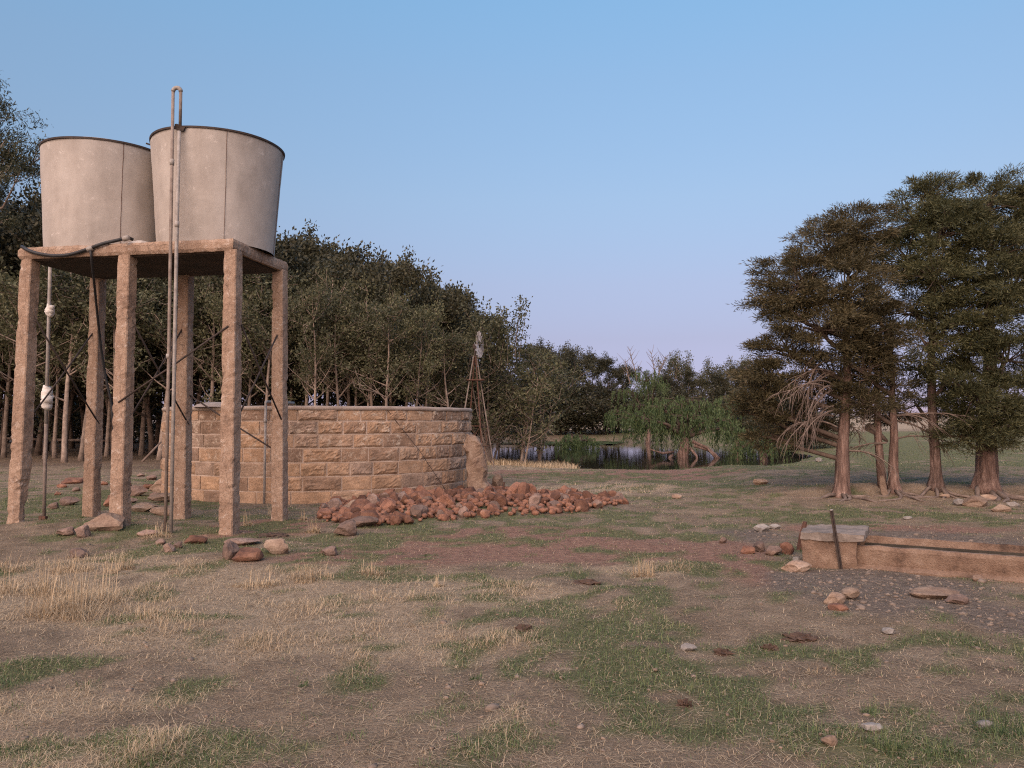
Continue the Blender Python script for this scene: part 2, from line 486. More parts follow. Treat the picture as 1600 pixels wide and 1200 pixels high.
# round wall sandstone: tone of its own for each block, pale lichen in patches
def stone_mat():
    m, nt, b = mat_new('wall_sandstone')
    vec = n_pos(nt)
    r = n_objrand(nt)
    base = n_ramp(nt, r, [(0.0, (0.20, 0.135, 0.098)), (0.3, (0.31, 0.200, 0.128)), (0.6, (0.36, 0.235, 0.150)), (0.85, (0.25, 0.180, 0.136)), (1.0, (0.41, 0.258, 0.152))])
    f = n_noise(nt, 3.5, 6, 0.7, vec)
    col = n_mix(nt, 0.75, base, n_ramp(nt, f, [(0.3, 0.5), (0.5, 0.95), (0.72, 1.45)]), 'MULTIPLY')
    f2 = n_noise(nt, 38, 5, 0.7, vec)
    col = n_mix(nt, 0.7, col, n_ramp(nt, f2, [(0.3, 0.55), (0.7, 1.3)]), 'MULTIPLY')
    li = n_noise(nt, 7.5, 6, 0.75, vec, 0.6)
    lf = n_ramp(nt, li, [(0.53, 0.0), (0.62, 0.8)])
    sp = nt.nodes.new('ShaderNodeSeparateXYZ'); nt.links.new(vec, sp.inputs[0])
    hi = n_ramp(nt, n_math(nt, 'MULTIPLY', sp.outputs[2], 0.5), [(0.25, 0.1), (0.62, 1.0)])
    col = n_mix(nt, n_math(nt, 'MULTIPLY', lf, hi), col, (0.46, 0.38, 0.30))
    nt.links.new(col, b.inputs['Base Color'])
    b.inputs['Roughness'].default_value = 0.93
    h = n_math(nt, 'ADD', n_math(nt, 'MULTIPLY', f, 0.8), n_math(nt, 'MULTIPLY', f2, 0.4))
    n_bump(nt, b, h, 0.8, 0.03)
    return m
M['stone'] = stone_mat()

def tank_mat():
    m, nt, b = mat_new('tank_plaster')
    vec = n_obj(nt)
    mp = nt.nodes.new('ShaderNodeMapping'); mp.inputs['Scale'].default_value = (1, 1, 0.45)
    nt.links.new(vec, mp.inputs[0])
    st = n_noise(nt, 3.2, 5, 0.6, mp.outputs[0])
    col = n_ramp(nt, st, [(0.28, (0.27, 0.240, 0.214)), (0.5, (0.335, 0.302, 0.272)), (0.72, (0.375, 0.343, 0.313))])
    f = n_noise(nt, 2.2, 6, 0.7, vec, 0.4)
    col = n_mix(nt, 0.7, col, n_ramp(nt, f, [(0.3, 0.80), (0.5, 0.97), (0.65, 1.06)]), 'MULTIPLY')
    pa = n_noise(nt, 6.5, 6, 0.8, vec, 0.8)
    col = n_mix(nt, n_ramp(nt, pa, [(0.58, 0.0), (0.66, 0.6)]), col, (0.50, 0.46, 0.425))
    dk = n_noise(nt, 5.0, 5, 0.8, vec, 1.2)
    col = n_mix(nt, n_ramp(nt, dk, [(0.66, 0.0), (0.74, 0.5)]), col, (0.15, 0.13, 0.115))
    f2 = n_noise(nt, 80, 3, 0.7, vec)
    col = n_mix(nt, 0.4, col, n_ramp(nt, f2, [(0.3, 0.75), (0.7, 1.15)]), 'MULTIPLY')
    nt.links.new(col, b.inputs['Base Color'])
    b.inputs['Roughness'].default_value = 0.9
    n_bump(nt, b, n_math(nt, 'ADD', f, f2), 0.25, 0.008)
    return m
M['tank'] = tank_mat()

# ------------------------------------------------------------------ ground cover masks
def blobset(lst):
    out = []
    for (px, py, rx, ry) in lst:
        c = atz(px, py, 0)
        y1 = atz(px, max(py - ry, HOR + 8), 0).y; y0 = atz(px, py + ry, 0).y
        out.append((c.x, (y0 + y1) / 2, rx * c.y / FPX, max((y1 - y0) / 2, 0.1)))
    return out
GREEN = blobset([(1000, 1045, 150, 45), (1130, 1080, 110, 40), (960, 985, 130, 30), (1200, 1005, 130, 28), (1420, 1055, 130, 28), (1560, 1000, 90, 22),
                 (1450, 1175, 130, 30), (1370, 1105, 45, 16), (1580, 1130, 60, 30), (1220, 1115, 60, 25), (60, 1050, 120, 22), (60, 1165, 130, 35),
                 (260, 1190, 120, 25), (740, 818, 280, 14), (1000, 822, 160, 12), (1300, 803, 330, 14), (1500, 722, 260, 30), (1230, 738, 170, 18),
                 (950, 748, 160, 12), (100, 790, 200, 45), (330, 845, 230, 28), (860, 955, 90, 18), (1050, 760, 180, 14), (620, 840, 140, 14), (1060, 940, 160, 25)])
STRAW = blobset([(200, 940, 330, 60), (120, 1180, 220, 40), (500, 960, 200, 40), (70, 930, 190, 55), (250, 975, 240, 45), (480, 905, 170, 26), (620, 925, 130, 25), (150, 885, 170, 22), (1015, 890, 70, 12), (800, 930, 240, 28),
                 (400, 1000, 180, 40), (900, 770, 170, 14), (100, 1100, 160, 30), (700, 1010, 200, 40), (800, 725, 120, 10), (960, 765, 120, 10)])
RED = blobset([(830, 850, 320, 28), (1040, 742, 150, 11), (1080, 868, 170, 30), (870, 740, 120, 8), (1420, 828, 200, 10), (620, 870, 160, 20),
               (1250, 900, 120, 25), (400, 830, 120, 18)])
GRAVEL = blobset([(1400, 930, 280, 60), (1180, 838, 90, 22), (1420, 850, 280, 30), (1560, 965, 130, 40)])
GREEN2 = blobset([(110, 800, 200, 40), (330, 850, 180, 25), (1150, 1075, 60, 30), (1000, 1060, 60, 30), (700, 825, 200, 10), (1300, 808, 250, 10), (60, 1060, 90, 22), (240, 1190, 90, 25), (1450, 1180, 130, 25), (1480, 1000, 90, 20)])
def blobs(x, y, lst):
    t = np.zeros_like(np.asarray(x, float))
    for (cx, cy, rx, ry) in lst:
        t = np.maximum(t, np.exp(-(((x - cx) / rx) ** 2 + ((y - cy) / ry) ** 2) * 1.1))
    return t
def masks(x, y):
    n1 = fbm(x * 1.1, y * 1.1, 41, 4); n2 = fbm(x * 1.4, y * 1.4, 57, 4); n3 = fbm(x * 0.9, y * 0.9, 73, 4); n4 = fbm(x * 5, y * 5, 91, 2)
    n5 = fbm(x * 3.1, y * 3.1, 131, 3)
    g = sstep(0.30, 0.80, blobs(x, y, GREEN) * 0.40 + blobs(x, y, GREEN2) * 0.22 + (n1 - 0.5) * 1.0 + (n5 - 0.5) * 1.5 + (n4 - 0.5) * 1.0 + 0.25)
    s = sstep(0.28, 0.85, blobs(x, y, STRAW) * 0.72 + (n2 - 0.5) * 0.9 + (n5 - 0.5) * 0.5 + (n4 - 0.5) * 0.4 + 0.22)
    r = sstep(0.30, 0.80, blobs(x, y, RED) * 0.95 + (n3 - 0.5) * 0.7 + 0.14)
    v = sstep(0.35, 0.7, blobs(x, y, GRAVEL) * 0.8 + (n2 - 0.5) * 0.4)
    # lawn beyond the cypresses, leaf litter in the wood
    lawn = sstep(4, 9, x) * sstep(20, 26, y) * (1 - sstep(60, 95, y)) * sstep(1.0, 1.25, pond_e(x, y))
    g = np.maximum(g, lawn * sstep(0.3, 0.6, n1 + 0.1))
    lit = sstep(24, 29, y + (n3 - 0.5) * 6) * (1 - sstep(-6, 3, x - (y - 30) * 0.0)) 
    g = g * (1 - 0.8 * lit) * (1 - 0.8 * v); s = s * (1 - 0.7 * v) * (1 - 0.6 * lit)
    farf = sstep(70, 110, y)
    return g * (1 - farf), np.maximum(s * (1 - farf), farf * 0.8), r, v, lit

def ground_mat():
    m, nt, b = mat_new('earth')
    vec = n_pos(nt)
    a = nt.nodes.new('ShaderNodeVertexColor'); a.layer_name = 'cover'
    a2 = nt.nodes.new('ShaderNodeVertexColor'); a2.layer_name = 'litter'
    sp = nt.nodes.new('ShaderNodeSeparateColor'); nt.links.new(a.outputs[0], sp.inputs[0])
    sp2 = nt.nodes.new('ShaderNodeSeparateColor'); nt.links.new(a2.outputs[0], sp2.inputs[0])
    big = n_noise(nt, 2.3, 8, 0.72, vec, 0.3)
    mid = n_noise(nt, 11, 5, 0.7, vec)
    fin = n_noise(nt, 70, 4, 0.75, vec)
    soil = n_ramp(nt, big, [(0.28, (0.115, 0.087, 0.060)), (0.5, (0.208, 0.158, 0.111)), (0.74, (0.305, 0.236, 0.168))])
    red = n_ramp(nt, mid, [(0.3, (0.150, 0.088, 0.064)), (0.7, (0.30, 0.184, 0.136))])
    straw = n_ramp(nt, mid, [(0.3, (0.22, 0.168, 0.115)), (0.7, (0.42, 0.33, 0.23))])
    green = n_ramp(nt, mid, [(0.3, (0.065, 0.078, 0.034)), (0.7, (0.16, 0.160, 0.080))])
    grav = n_ramp(nt, mid, [(0.3, (0.100, 0.079, 0.062)), (0.7, (0.215, 0.172, 0.138))])
    lit = n_ramp(nt, mid, [(0.3, (0.09, 0.065, 0.047)), (0.7, (0.18, 0.135, 0.098))])
    def wob(s, k=0.5):
        return n_ramp(nt, n_math(nt, 'ADD', s, n_math(nt, 'MULTIPLY', n_math(nt, 'SUBTRACT', mid, 0.5), k)), [(0.15, 0.0), (0.75, 1.0)])
    col = n_mix(nt, wob(sp.outputs[2]), soil, red)
    col = n_mix(nt, wob(a2.outputs['Alpha'] if False else sp2.outputs[1]), col, grav)
    col = n_mix(nt, n_math(nt, 'MULTIPLY', wob(sp.outputs[1]), 0.8), col, straw)
    col = n_mix(nt, n_math(nt, 'MULTIPLY', wob(sp.outputs[0]), 0.85), col, green)
    col = n_mix(nt, wob(sp2.outputs[0]), col, lit)
    col = n_mix(nt, 0.8, col, n_ramp(nt, fin, [(0.3, 0.45), (0.5, 0.97), (0.7, 1.5)]), 'MULTIPLY')
    nt.links.new(col, b.inputs['Base Color'])
    b.inputs['Roughness'].default_value = 0.97
    b.inputs['Specular IOR Level'].default_value = 0.1
    h = n_math(nt, 'ADD', n_math(nt, 'MULTIPLY', mid, 0.7), n_math(nt, 'MULTIPLY', fin, 0.35))
    n_bump(nt, b, h, 1.0, 0.07)
    return m
M['ground'] = ground_mat()

# ------------------------------------------------------------------ ground sheet
def axis(a, b, step, far, grow=1.16):
    c = list(np.arange(a, b + 1e-6, step))
    s = step; v = c[-1]
    while v < far:
        s *= grow; v += s; c.append(v)
    s = step; v = c[0]; pre = []
    return c
xs = axis(0, 17, 0.17, 2600)
xs = sorted([-v for v in xs[1:]] + xs)
ys = axis(2.0, 34, 0.17, 4200, 1.10)
s_ = 0.17; v_ = 2.0; pre_ = []
while v_ > -120:
    s_ *= 1.25; v_ -= s_; pre_.append(v_)
ys = pre_[::-1] + ys
X, Y = np.meshgrid(np.array(xs), np.array(ys))
Z = hgt(X, Y)
gv = np.stack([X.ravel(), Y.ravel(), Z.ravel()], 1)
nx, ny = len(xs), len(ys)
ii = (np.arange(ny - 1)[:, None] * nx + np.arange(nx - 1)[None, :]).ravel()
gf = np.stack([ii, ii + 1, ii + nx + 1, ii + nx], 1)
gme = new_mesh('ground', gv, gf, M['ground'], True)
mg, ms, mr, mv, ml = masks(X.ravel(), Y.ravel())
ca = gme.color_attributes.new('cover', 'FLOAT_COLOR', 'POINT')
ca.data.foreach_set('color', np.stack([mg, ms, mr, np.ones_like(mg)], 1).astype(np.float32).ravel())
ca = gme.color_attributes.new('litter', 'FLOAT_COLOR', 'POINT')
ca.data.foreach_set('color', np.stack([ml, mv, ml * 0, np.ones_like(mg)], 1).astype(np.float32).ravel())
tag(obj('ground', gme), 'bare earth with short grazed grass', None, None, 'structure')

# hills on the horizon
def hills():
    xs_ = np.linspace(-900, 2200, 160)
    V = []; F = []
    top = 8 + 22 * fbm(xs_ * 0.0022, xs_ * 0, 5, 4) * (0.5 + 0.5 * sstep(-200, 900, xs_))
    rows = [(0, -2.0), (60, 0.35), (160, 0.8), (320, 1.0), (700, 0.6)]
    for dy, k in rows:
        for x, t in zip(xs_, top):
            V.append((x, 1250 + dy + 30 * math.sin(x * 0.004), (t * k + 2) if k > 0 else -3))
    n = len(xs_)
    for r in range(len(rows) - 1):
        for i in range(n - 1):
            F.append((r * n + i, r * n + i + 1, (r + 1) * n + i + 1, (r + 1) * n + i))
    me = new_mesh('hills', V, F, plain('hill_grass', [(0.3, (0.16, 0.13, 0.12)), (0.7, (0.24, 0.20, 0.18))], 0.01, 0.95, 0, 0.01, 0.1, pos=True), True)
    tag(obj('hills', me), 'low bare hills on the horizon', None, None, 'structure')
hills()

# ------------------------------------------------------------------ pond
def pond():
    m, nt, b = mat_new('pond_water')
    b.inputs['Base Color'].default_value = (0.012, 0.013, 0.010, 1)
    b.inputs['Roughness'].default_value = 0.03
    b.inputs['Specular IOR Level'].default_value = 0.5
    mp = nt.nodes.new('ShaderNodeMapping'); mp.inputs['Scale'].default_value = (0.5, 1.6, 1)
    nt.links.new(n_pos(nt), mp.inputs[0])
    h = n_noise(nt, 3.0, 3, 0.5, mp.outputs[0])
    n_bump(nt, b, h, 0.12, 0.02)
    n = 72
    V = [(POND_C[0], POND_C[1], WATER_Z)]
    for k in range(n):
        w = 2 * math.pi * k / n
        V.append((POND_C[0] + POND_R[0] * 1.28 * math.cos(w), POND_C[1] + POND_R[1] * 1.28 * math.sin(w), WATER_Z))
    F = [(0, 1 + k, 1 + (k + 1) % n) for k in range(n)]
    tag(obj('pond_water', new_mesh('pond_water', V, F, m)), 'still dark pond water mirroring the trees', None, None, 'structure')
    # floating weed along the far left shore
    V = []; F = []
    c = atz(880, 691, WATER_Z)
    for k in range(420):
        a = random.uniform(0, 6.28); q = math.sqrt(random.random())
        x = c.x - 0.5 + math.cos(a) * q * 5.5; y = c.y - 1 + math.sin(a) * q * 8.0
        if float(pond_e(x, y)) > 1.03: continue
        r = random.uniform(0.2, 0.7)
        b0 = len(V)
        for j in range(6):
            w = j * math.pi / 3
            V.append((x + r * math.cos(w) * random.uniform(.7, 1.3), y + r * 1.3 * math.sin(w) * random.uniform(.7, 1.3), WATER_Z + 0.004 + 0.0002 * k))
        F.append(tuple(range(b0, b0 + 6)))
    wm = plain('pond_weed', [(0.3, (0.035, 0.055, 0.018)), (0.7, (0.075, 0.10, 0.035))], 2, 0.9, 0.3, 0.01, 20, pos=True)
    tag(obj('pond_weed', new_mesh('pond_weed', V, F, wm)), 'green weed floating along the far shore of the pond', None, None, 'stuff')
pond()
#PART2
# ------------------------------------------------------------------ water tower
TOP_Z = 4.185; SLAB_T = 0.17
Nc = atz(364.5, 372, TOP_Z); Lc = atz(28, 387, TOP_Z); Rc = atz(459, 408, TOP_Z)
U = Vector((Lc.x - Nc.x, Lc.y - Nc.y, 0)); SLEN = U.length; U.normalize()
Vv = Vector((-U.y, U.x, 0))
if Vv.y < 0: Vv = -Vv
SDEP = (Rc - Nc).length * 1.04
def slab_pt(a, b, z):
    p = Nc + U * (a * SLEN) + Vv * (b * SDEP)
    return Vector((p.x, p.y, z))
ROTU = Matrix((( -U.x, Vv.x, 0), (-U.y, Vv.y, 0), (0, 0, 1)))
tower_c = slab_pt(0.5, 0.5, 0)
tower = empty('water_tower', (tower_c.x, tower_c.y, hz(tower_c.x, tower_c.y)))
tag(tower, 'weathered six-legged concrete stand carrying the two water tanks', 'tower')
TL = tower.location
def local(p):
    return Vector(p) - TL

def grid_box(lx, ly, lz, nx_, ny_, nz_, mb=None):
    """subdivided box centred on the origin with shared vertices"""
    bm = bmesh.new()
    idx = {}
    def vert(i, j, k):
        if (i, j, k) not in idx:
            idx[(i, j, k)] = bm.verts.new(((i / nx_ - .5) * lx, (j / ny_ - .5) * ly, (k / nz_ - .5) * lz))
        return idx[(i, j, k)]
    for i in range(nx_):
        for j in range(ny_):
            for k in (0, nz_):
                f = [vert(i, j, k), vert(i + 1, j, k), vert(i + 1, j + 1, k), vert(i, j + 1, k)]
                bm.faces.new(f if k else f[::-1])
    for i in range(nx_):
        for k in range(nz_):
            for j in (0, ny_):
                f = [vert(i, j, k), vert(i, j, k + 1), vert(i + 1, j, k + 1), vert(i + 1, j, k)]
                bm.faces.new(f if j else f[::-1])
    for j in range(ny_):
        for k in range(nz_):
            for i in (0, nx_):
                f = [vert(i, j, k), vert(i, j + 1, k), vert(i, j + 1, k + 1), vert(i, j, k + 1)]
                bm.faces.new(f if i else f[::-1])
    return bm

def slab():
    bm = grid_box(SLEN, SDEP, SLAB_T, 72, 36, 4)
    for v in bm.verts:
        edge = max(abs(v.co.x) / (SLEN / 2), abs(v.co.y) / (SDEP / 2))
        n = mnoise.noise_vector(v.co * 6) * 0.006 + mnoise.noise_vector(v.co * 21) * 0.007
        if edge > 0.99:
            c = max(0.0, mnoise.noise(v.co * 3.1 + Vector((4, 1, 7))))
            inw = Vector((-v.co.x / SLEN, -v.co.y / SDEP, 0)) * 0.07 * c
            n += inw
            if abs(v.co.z) > SLAB_T * 0.4: n += Vector((-math.copysign(.02, v.co.x) if abs(v.co.x) > SLEN * .499 else 0, -math.copysign(.02, v.co.y) if abs(v.co.y) > SDEP * .499 else 0, 0))
        else:
            n *= 0.5
        v.co += n
    me = bpy.data.meshes.new('slab'); bm.to_mesh(me); bm.free()
    me.materials.append(M['concrete'])
    o = obj('slab', me, tower, (0, 0, 0))
    o.matrix_local = Matrix.Translation(local((tower_c.x, tower_c.y, TOP_Z - SLAB_T / 2))) @ ROTU.to_4x4()
slab()
_so = MB().box((0, 0, 0), (SLEN - .16, SDEP - .16, .014)).build('soffit', M['soffit'], tower)  # thin, very dark panel covering the slab's underside
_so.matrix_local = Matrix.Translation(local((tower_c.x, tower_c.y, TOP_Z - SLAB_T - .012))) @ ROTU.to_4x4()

LEGS = {}
def leg(key, a, b, batter, w, seed, brk=False):
    p1 = slab_pt(a, b, TOP_Z - SLAB_T + 0.02)
    p0 = p1 + U * batter[0] + Vv * batter[1]
    p0.z = hz(p0.x, p0.y) - 0.12
    LEGS[key] = (p0, p1)
    prof = [(-1, -.86), (-1, 0), (-1, .86), (-.86, 1), (0, 1), (.86, 1), (1, .86), (1, 0), (1, -.86), (.86, -1), (0, -1), (-.86, -1)]
    Vs = []; Fs = []
    nr = 80
    for i in range(nr + 1):
        t = i / nr
        c = p0.lerp(p1, t)
        ww = w * (1.12 - 0.12 * t) / 2
        for j, (qx, qy) in enumerate(prof):
            p = c - U * qx * ww + Vv * qy * ww
            corner = abs(qx) > .5 and abs(qy) > .5
            n = mnoise.noise_vector(Vector((p.x * 5, p.y * 5, p.z * 3)) + Vector((seed, 0, 0))) * 0.0035 + mnoise.noise_vector(p * 22) * 0.0045
            if corner:
                ch = 0.7 * mnoise.noise(Vector((seed * 3 + (qx > 0) * 5 + (qy > 0) * 11, 0, p.z * 2.1))) + 0.55 * mnoise.noise(Vector((seed + (qx > 0) * 7 + (qy > 0) * 3, 5, p.z * 11)))
                if ch > 0.10: n += (c - p) * min(0.18, ch * 0.34)
            if brk and t < 0.22 and qx > 0.2:
                n += (c - p) * (0.32 + 0.25 * mnoise.noise(p * 9)) * (1 if 0.03 < t < 0.18 else 0.3)
            Vs.append(local(p + n))
    m = len(prof)
    for i in range(nr):
        for j in range(m):
            j2 = (j + 1) % m
            Fs.append((i * m + j, i * m + j2, (i + 1) * m + j2, (i + 1) * m + j))
    Fs.append(tuple(range(m))[::-1]); Fs.append(tuple(nr * m + j for j in range(m)))
    Fs = [f[::-1] for f in Fs]
    obj('leg', new_mesh('leg', Vs, Fs, M['concrete']), tower)
ins = 0.115
a0, a1 = ins / SLEN, 1 - ins / SLEN; b0, b1 = ins / SDEP, 1 - ins / SDEP
leg('N', a0 - 0.015, b0, (-0.03, -0.03), 0.195, 1.0)
leg('M', 0.5, b0, (0, -0.03), 0.195, 2.0)
leg('L', a1, b0, (0.05, -0.03), 0.195, 3.0, True)
leg('R', a0 - 0.01, b1, (-0.04, 0.03), 0.188, 4.0)
leg('C', 0.5, b1, (0, 0.03), 0.188, 5.0)
leg('B', a1, b1, (0.04, 0.03), 0.188, 6.0)

def legp(k, py):
    p0, p1 = LEGS[k]
    Yd = (p0.y + p1.y) / 2
    z = at(800, py, Yd).z
    t = (z - p0.z) / (p1.z - p0.z)
    return p0.lerp(p1, t)
def rod(k1, y1, k2, y2, off1=(0, 0), off2=(0, 0)):
    a = legp(k1, y1) + Vector((off1[0], off1[1], 0)); b = legp(k2, y2) + Vector((off2[0], off2[1], 0))
    mid = a.lerp(b, 0.5) + Vector((0, 0, -0.015))
    MB().tube([local(a), local(mid), local(b)], 0.0135, 7).build('brace_rod', M['dark_iron'], tower, True)
s1 = -U * 0.06; s2 = -U * 0.09
rod('L', 493, 'B', 662, (s2.x, s2.y), (s2.x, s2.y)); rod('L', 672, 'B', 514, (s1.x - .07, s1.y), (s1.x - .07, s1.y))
rod('M', 500, 'C', 664, (s2.x, s2.y), (s2.x, s2.y)); rod('M', 676, 'C', 508, (s1.x - .07, s1.y), (s1.x - .07, s1.y))
rod('N', 491, 'R', 664, (s2.x - .02, s2.y), (s2.x - .02, s2.y)); rod('N', 676, 'R', 516, (s1.x - .06, s1.y), (s1.x - .06, s1.y))
f1 = -Vv * 0.11
rod('M', 629, 'N', 511, (f1.x, f1.y), (f1.x, f1.y))
rod('C', 612, 'R', 708, (0, 0), (0, 0))

# tanks
def tank(name, a, b, r0, r1, h, label, seed, tilt):
    c = slab_pt(a, b, TOP_Z - 0.012)
    t = empty(name, c, 0.3 * seed)
    tag(t, label, 'tank', 'water tanks on the concrete stand')
    prof = []
    N_ = 22
    for i in range(N_ + 1):
        k = i / N_
        prof.append((r0 + (r1 - r0) * k, 0.008 + h * k))
    for i in range(8, -1, -1):
        k = i / 8
        prof.append((r0 - 0.05 + (r1 - r0) * k, 0.09 + (h - 0.09) * k))
    prof.append((0.02, 0.09))
    mb = MB().lathe(prof, 96)
    mb.v = [tuple(Vector(p) + Vector((p[0], p[1], 0)).normalized() * (0.012 * mnoise.noise(Vector((p[0] * 1.3, p[1] * 1.3, p[2] * 1.1 + seed * 9))) + 0.003 * mnoise.noise(Vector(p) * 7))) for p in mb.v]
    mb.build('wall', M['tank'], t, True)
    # rolled iron rim
    pts = []
    n = 80
    V = []; F = []
    for k in range(n):
        w = 2 * math.pi * k / n
        wob = 0.006 * math.sin(5 * w + seed)
        for (dr, dz) in ((0.016, -0.016), (0.020, 0.010), (-0.012, 0.012), (-0.016, -0.016)):
            V.append(((r1 + dr + wob) * math.cos(w), (r1 + dr + wob) * math.sin(w), h + dz + 0.01 * math.sin(2 * w + seed)))
    for k in range(n):
        k2 = (k + 1) % n
        for j in range(4):
            j2 = (j + 1) % 4
            F.append((k * 4 + j, k2 * 4 + j, k2 * 4 + j2, k * 4 + j2))
    obj('rim', new_mesh('rim', V, F, M['dark_iron'], False), t)
    return t, c, r0, r1, h
TK2, C2, r20, r21, h2 = tank('water_tank', 0.222, 0.515, 0.845, 0.965, 1.63, 'pale plastered tank standing nearer, tall pipe hooked over its rim', 1, 0)
TK1, C1, r10, r11, h1 = tank('water_tank', 0.775, 0.52, 0.845, 0.930, 1.62, 'smoother pale tank at the far end, black hose at its foot', 2, 0)

def tank_strand(T, c, r0, r1, h, px, rusty):
    """thin seam running from rim to foot on the camera side at picture column px"""
    d = ray(px, 300)
    best = None
    rz = T.rotation_euler[2]
    for k in range(720):
        w = 2 * math.pi * k / 720
        x = c.x + r1 * math.cos(w); y = c.y + r1 * math.sin(w)
        if (x * (c.x - x) + y * (c.y - y)) < 0: continue
        e_ = abs(x / y - d.x / d.y)
        if best is None or e_ < best[0]: best = (e_, w)
    w = best[1] - rz
    pts = []
    for i in range(15):
        k = i / 14
        r = r0 + (r1 - r0) * k + 0.008
        ww = w + 0.010 * mnoise.noise(Vector((k * 5, px, 0)))
        pts.append((r * math.cos(ww), r * math.sin(ww), 0.01 + h * k))
    MB().tube(pts, 0.0035, 5).build('seam_wire', M['rust'], T, True)
tank_strand(TK2, C2, r20, r21, h2, 353, True)
tank_strand(TK1, C1, r10, r11, h1, 191, True)
tank_strand(TK2, C2, r20, r21, h2, 440, True)
# bent tab on the rim of the nearer tank
_w = math.atan2(-0.12, -1.0)
_p = Vector((C2.x + r21 * math.cos(_w + .1) , C2.y + r21 * math.sin(_w + .1), C2.z + h2))
MB().box((0, 0, 0), (0.16, 0.05, 0.02)).rough(0.006, 20).build('rim_tab', M['dark_iron'], TK2, False, TK2.matrix_world.inverted() @ _p if False else (Matrix.Rotation(-0.3, 4, 'Z') @ (_p - C2)), (0.2, 0.25, 0))

# standpipe feeding the nearer tank, hooked over the rim
def pipes():
    def pl(px, py, out):
        d = ray(px, py); q = Nc - Vv * out
        t = (q.x * Vv.x + q.y * Vv.y) / (d.x * Vv.x + d.y * Vv.y)
        return Vector((d.x * t, d.y * t, EYE + d.z * t))
    PO = 0.21
    r1 = empty('standpipe', (0, 0, 0))
    g1 = pl(258, 838, PO)
    top = pl(270.5, 143, PO)
    g1.z = hz(g1.x, g1.y) - 0.05
    top2 = pl(282.5, 143, PO - .02)
    r1.location = g1
    def lo(p): return Vector(p) - g1
    tag(r1, 'tall rusty pipe looping over the rim of the nearer tank', 'pipe')
    mid = pl(263.5, 575, PO)
    MB().tube([lo(g1), lo(mid), lo(pl(267, 352, PO)), lo(top)], [.024, .024, .024, .022], 10).build('riser', M['rusty_pipe'], r1, True)
    arc = []
    cx = (top + top2) / 2
    for k in range(9):
        w = math.pi * k / 8
        arc.append(lo(Vector((cx.x - math.cos(w) * (top2.x - top.x) / 2, top.y + (top2.y - top.y) * k / 8, top.z + math.sin(w) * 0.055))))
    MB().tube(arc, 0.029, 10).build('bend', M['galv'], r1, True)
    dn = pl(281.5, 196, .12)
    MB().tube([lo(top2), lo(dn)], 0.022, 10).build('drop', M['rusty_pipe'], r1, True)
    MB().tube([lo(pl(269, 249, PO)), lo(pl(268.6, 258, PO))], 0.031, 10).build('coupling', M['galv'], r1, True)
    MB().tube([lo(pl(263, 553, PO)), lo(pl(262.9, 560, PO))], 0.031, 10).build('coupling', M['galv'], r1, True)
    mb = MB(); mb.box((0, 0, 0), (0.14, 0.10, 0.07)); mb.rough(0.02, 9, 3)
    mb.build('clamp', M['dark_iron'], r1, False, lo(pl(282, 200, .11)), (0.3, 0.35, 0.2))
    r2 = empty('standpipe', (0, 0, 0))
    g2 = pl(267, 838, PO + .01); g2.z = hz(g2.x, g2.y) - 0.05
    r2.location = g2
    def l2(p): return Vector(p) - g2
    tag(r2, 'pale straight pipe rising close beside the rusty looped pipe', 'pipe')
    MB().tube([l2(g2), l2(pl(272.5, 560, PO)), l2(pl(276.5, 352, PO)), l2(pl(280, 205, .17))], [.025, .025, .026, .024], 10).build('riser', M['galv'], r2, True)
    MB().tube([l2(pl(276.7, 346, PO)), l2(pl(276.5, 355, PO))], 0.032, 10).build('coupling', M['galv'], r2, True)
    # thin pipe with rags near the leftmost leg
    r3 = empty('standpipe', (0, 0, 0))
    g3 = at(69, 804, 12.35); g3.z = hz(g3.x, g3.y) - 0.05
    r3.location = g3
    def l3(p): return Vector(p) - g3
    tag(r3, 'thin grey pipe wrapped twice in white rag behind the leftmost leg', 'pipe')
    MB().tube([l3(g3), l3(at(72, 660, 12.35))], 0.026, 9).build('lower_riser', M['rusty_pipe'], r3, True)
    MB().tube([l3(at(72, 662, 12.35)), l3(at(78.5, 412, 12.35))], 0.027, 9).build('riser', M['galv'], r3, True)
    for (px, py, hh, rr) in ((73.5, 621, 0.36, 0.085), (78.5, 485, 0.17, 0.07)):
        c = l3(at(px, py, 12.35))
        prof = []
        pts = []; rad = []
        for k in range(11):
            t = k / 10
            pts.append(c + Vector((0.012 * math.sin(k * 1.9), 0.01 * math.cos(k * 2.3), (t - .5) * hh)))
            rad.append(rr * (0.55 + 0.45 * math.sin(math.pi * (0.12 + 0.8 * t))) * (1 + 0.10 * math.sin(k * 2.7)))
        MB().tube(pts, rad, 12).rough(0.018, 16, px).build('rag_wrap', M['rag'], r3, True)
    mb = MB().box((0, 0, 0), (0.10, 0.08, 0.10)).rough(0.02, 9); mb.build('foot_valve', M['rust'], r3, False, (0, -0.02, 0.07))
    # black hose along the slab edge, tee and hose hanging down
    h = empty('hose', (0, 0, 0)); ho = slab_pt(0.8, -0.03, TOP_Z); h.location = ho
    tag(h, 'thick black rubber hose sagging over the edge of the tank stand', 'hose')
    def lh(p): return Vector(p) - ho
    ye = lambda px: at(px, 385, 1).x
    def edge(px, py, out=0.035):
        d = ray(px, py)
        # intersect with vertical plane along the slab's front edge, pushed out
        q = Nc - Vv * out
        t = (q.x * Vv.x + q.y * Vv.y) / (d.x * Vv.x + d.y * Vv.y)
        return Vector((d.x * t, d.y * t, EYE + d.z * t))
    path = [edge(34, 385, -0.02), edge(46, 392), edge(64, 397), edge(85, 399.5), edge(108, 398), edge(135, 390), edge(160, 381, .03), edge(185, 375, -.05), edge(198, 371.5, -.15), edge(207, 374, -.25)]
    sm = []
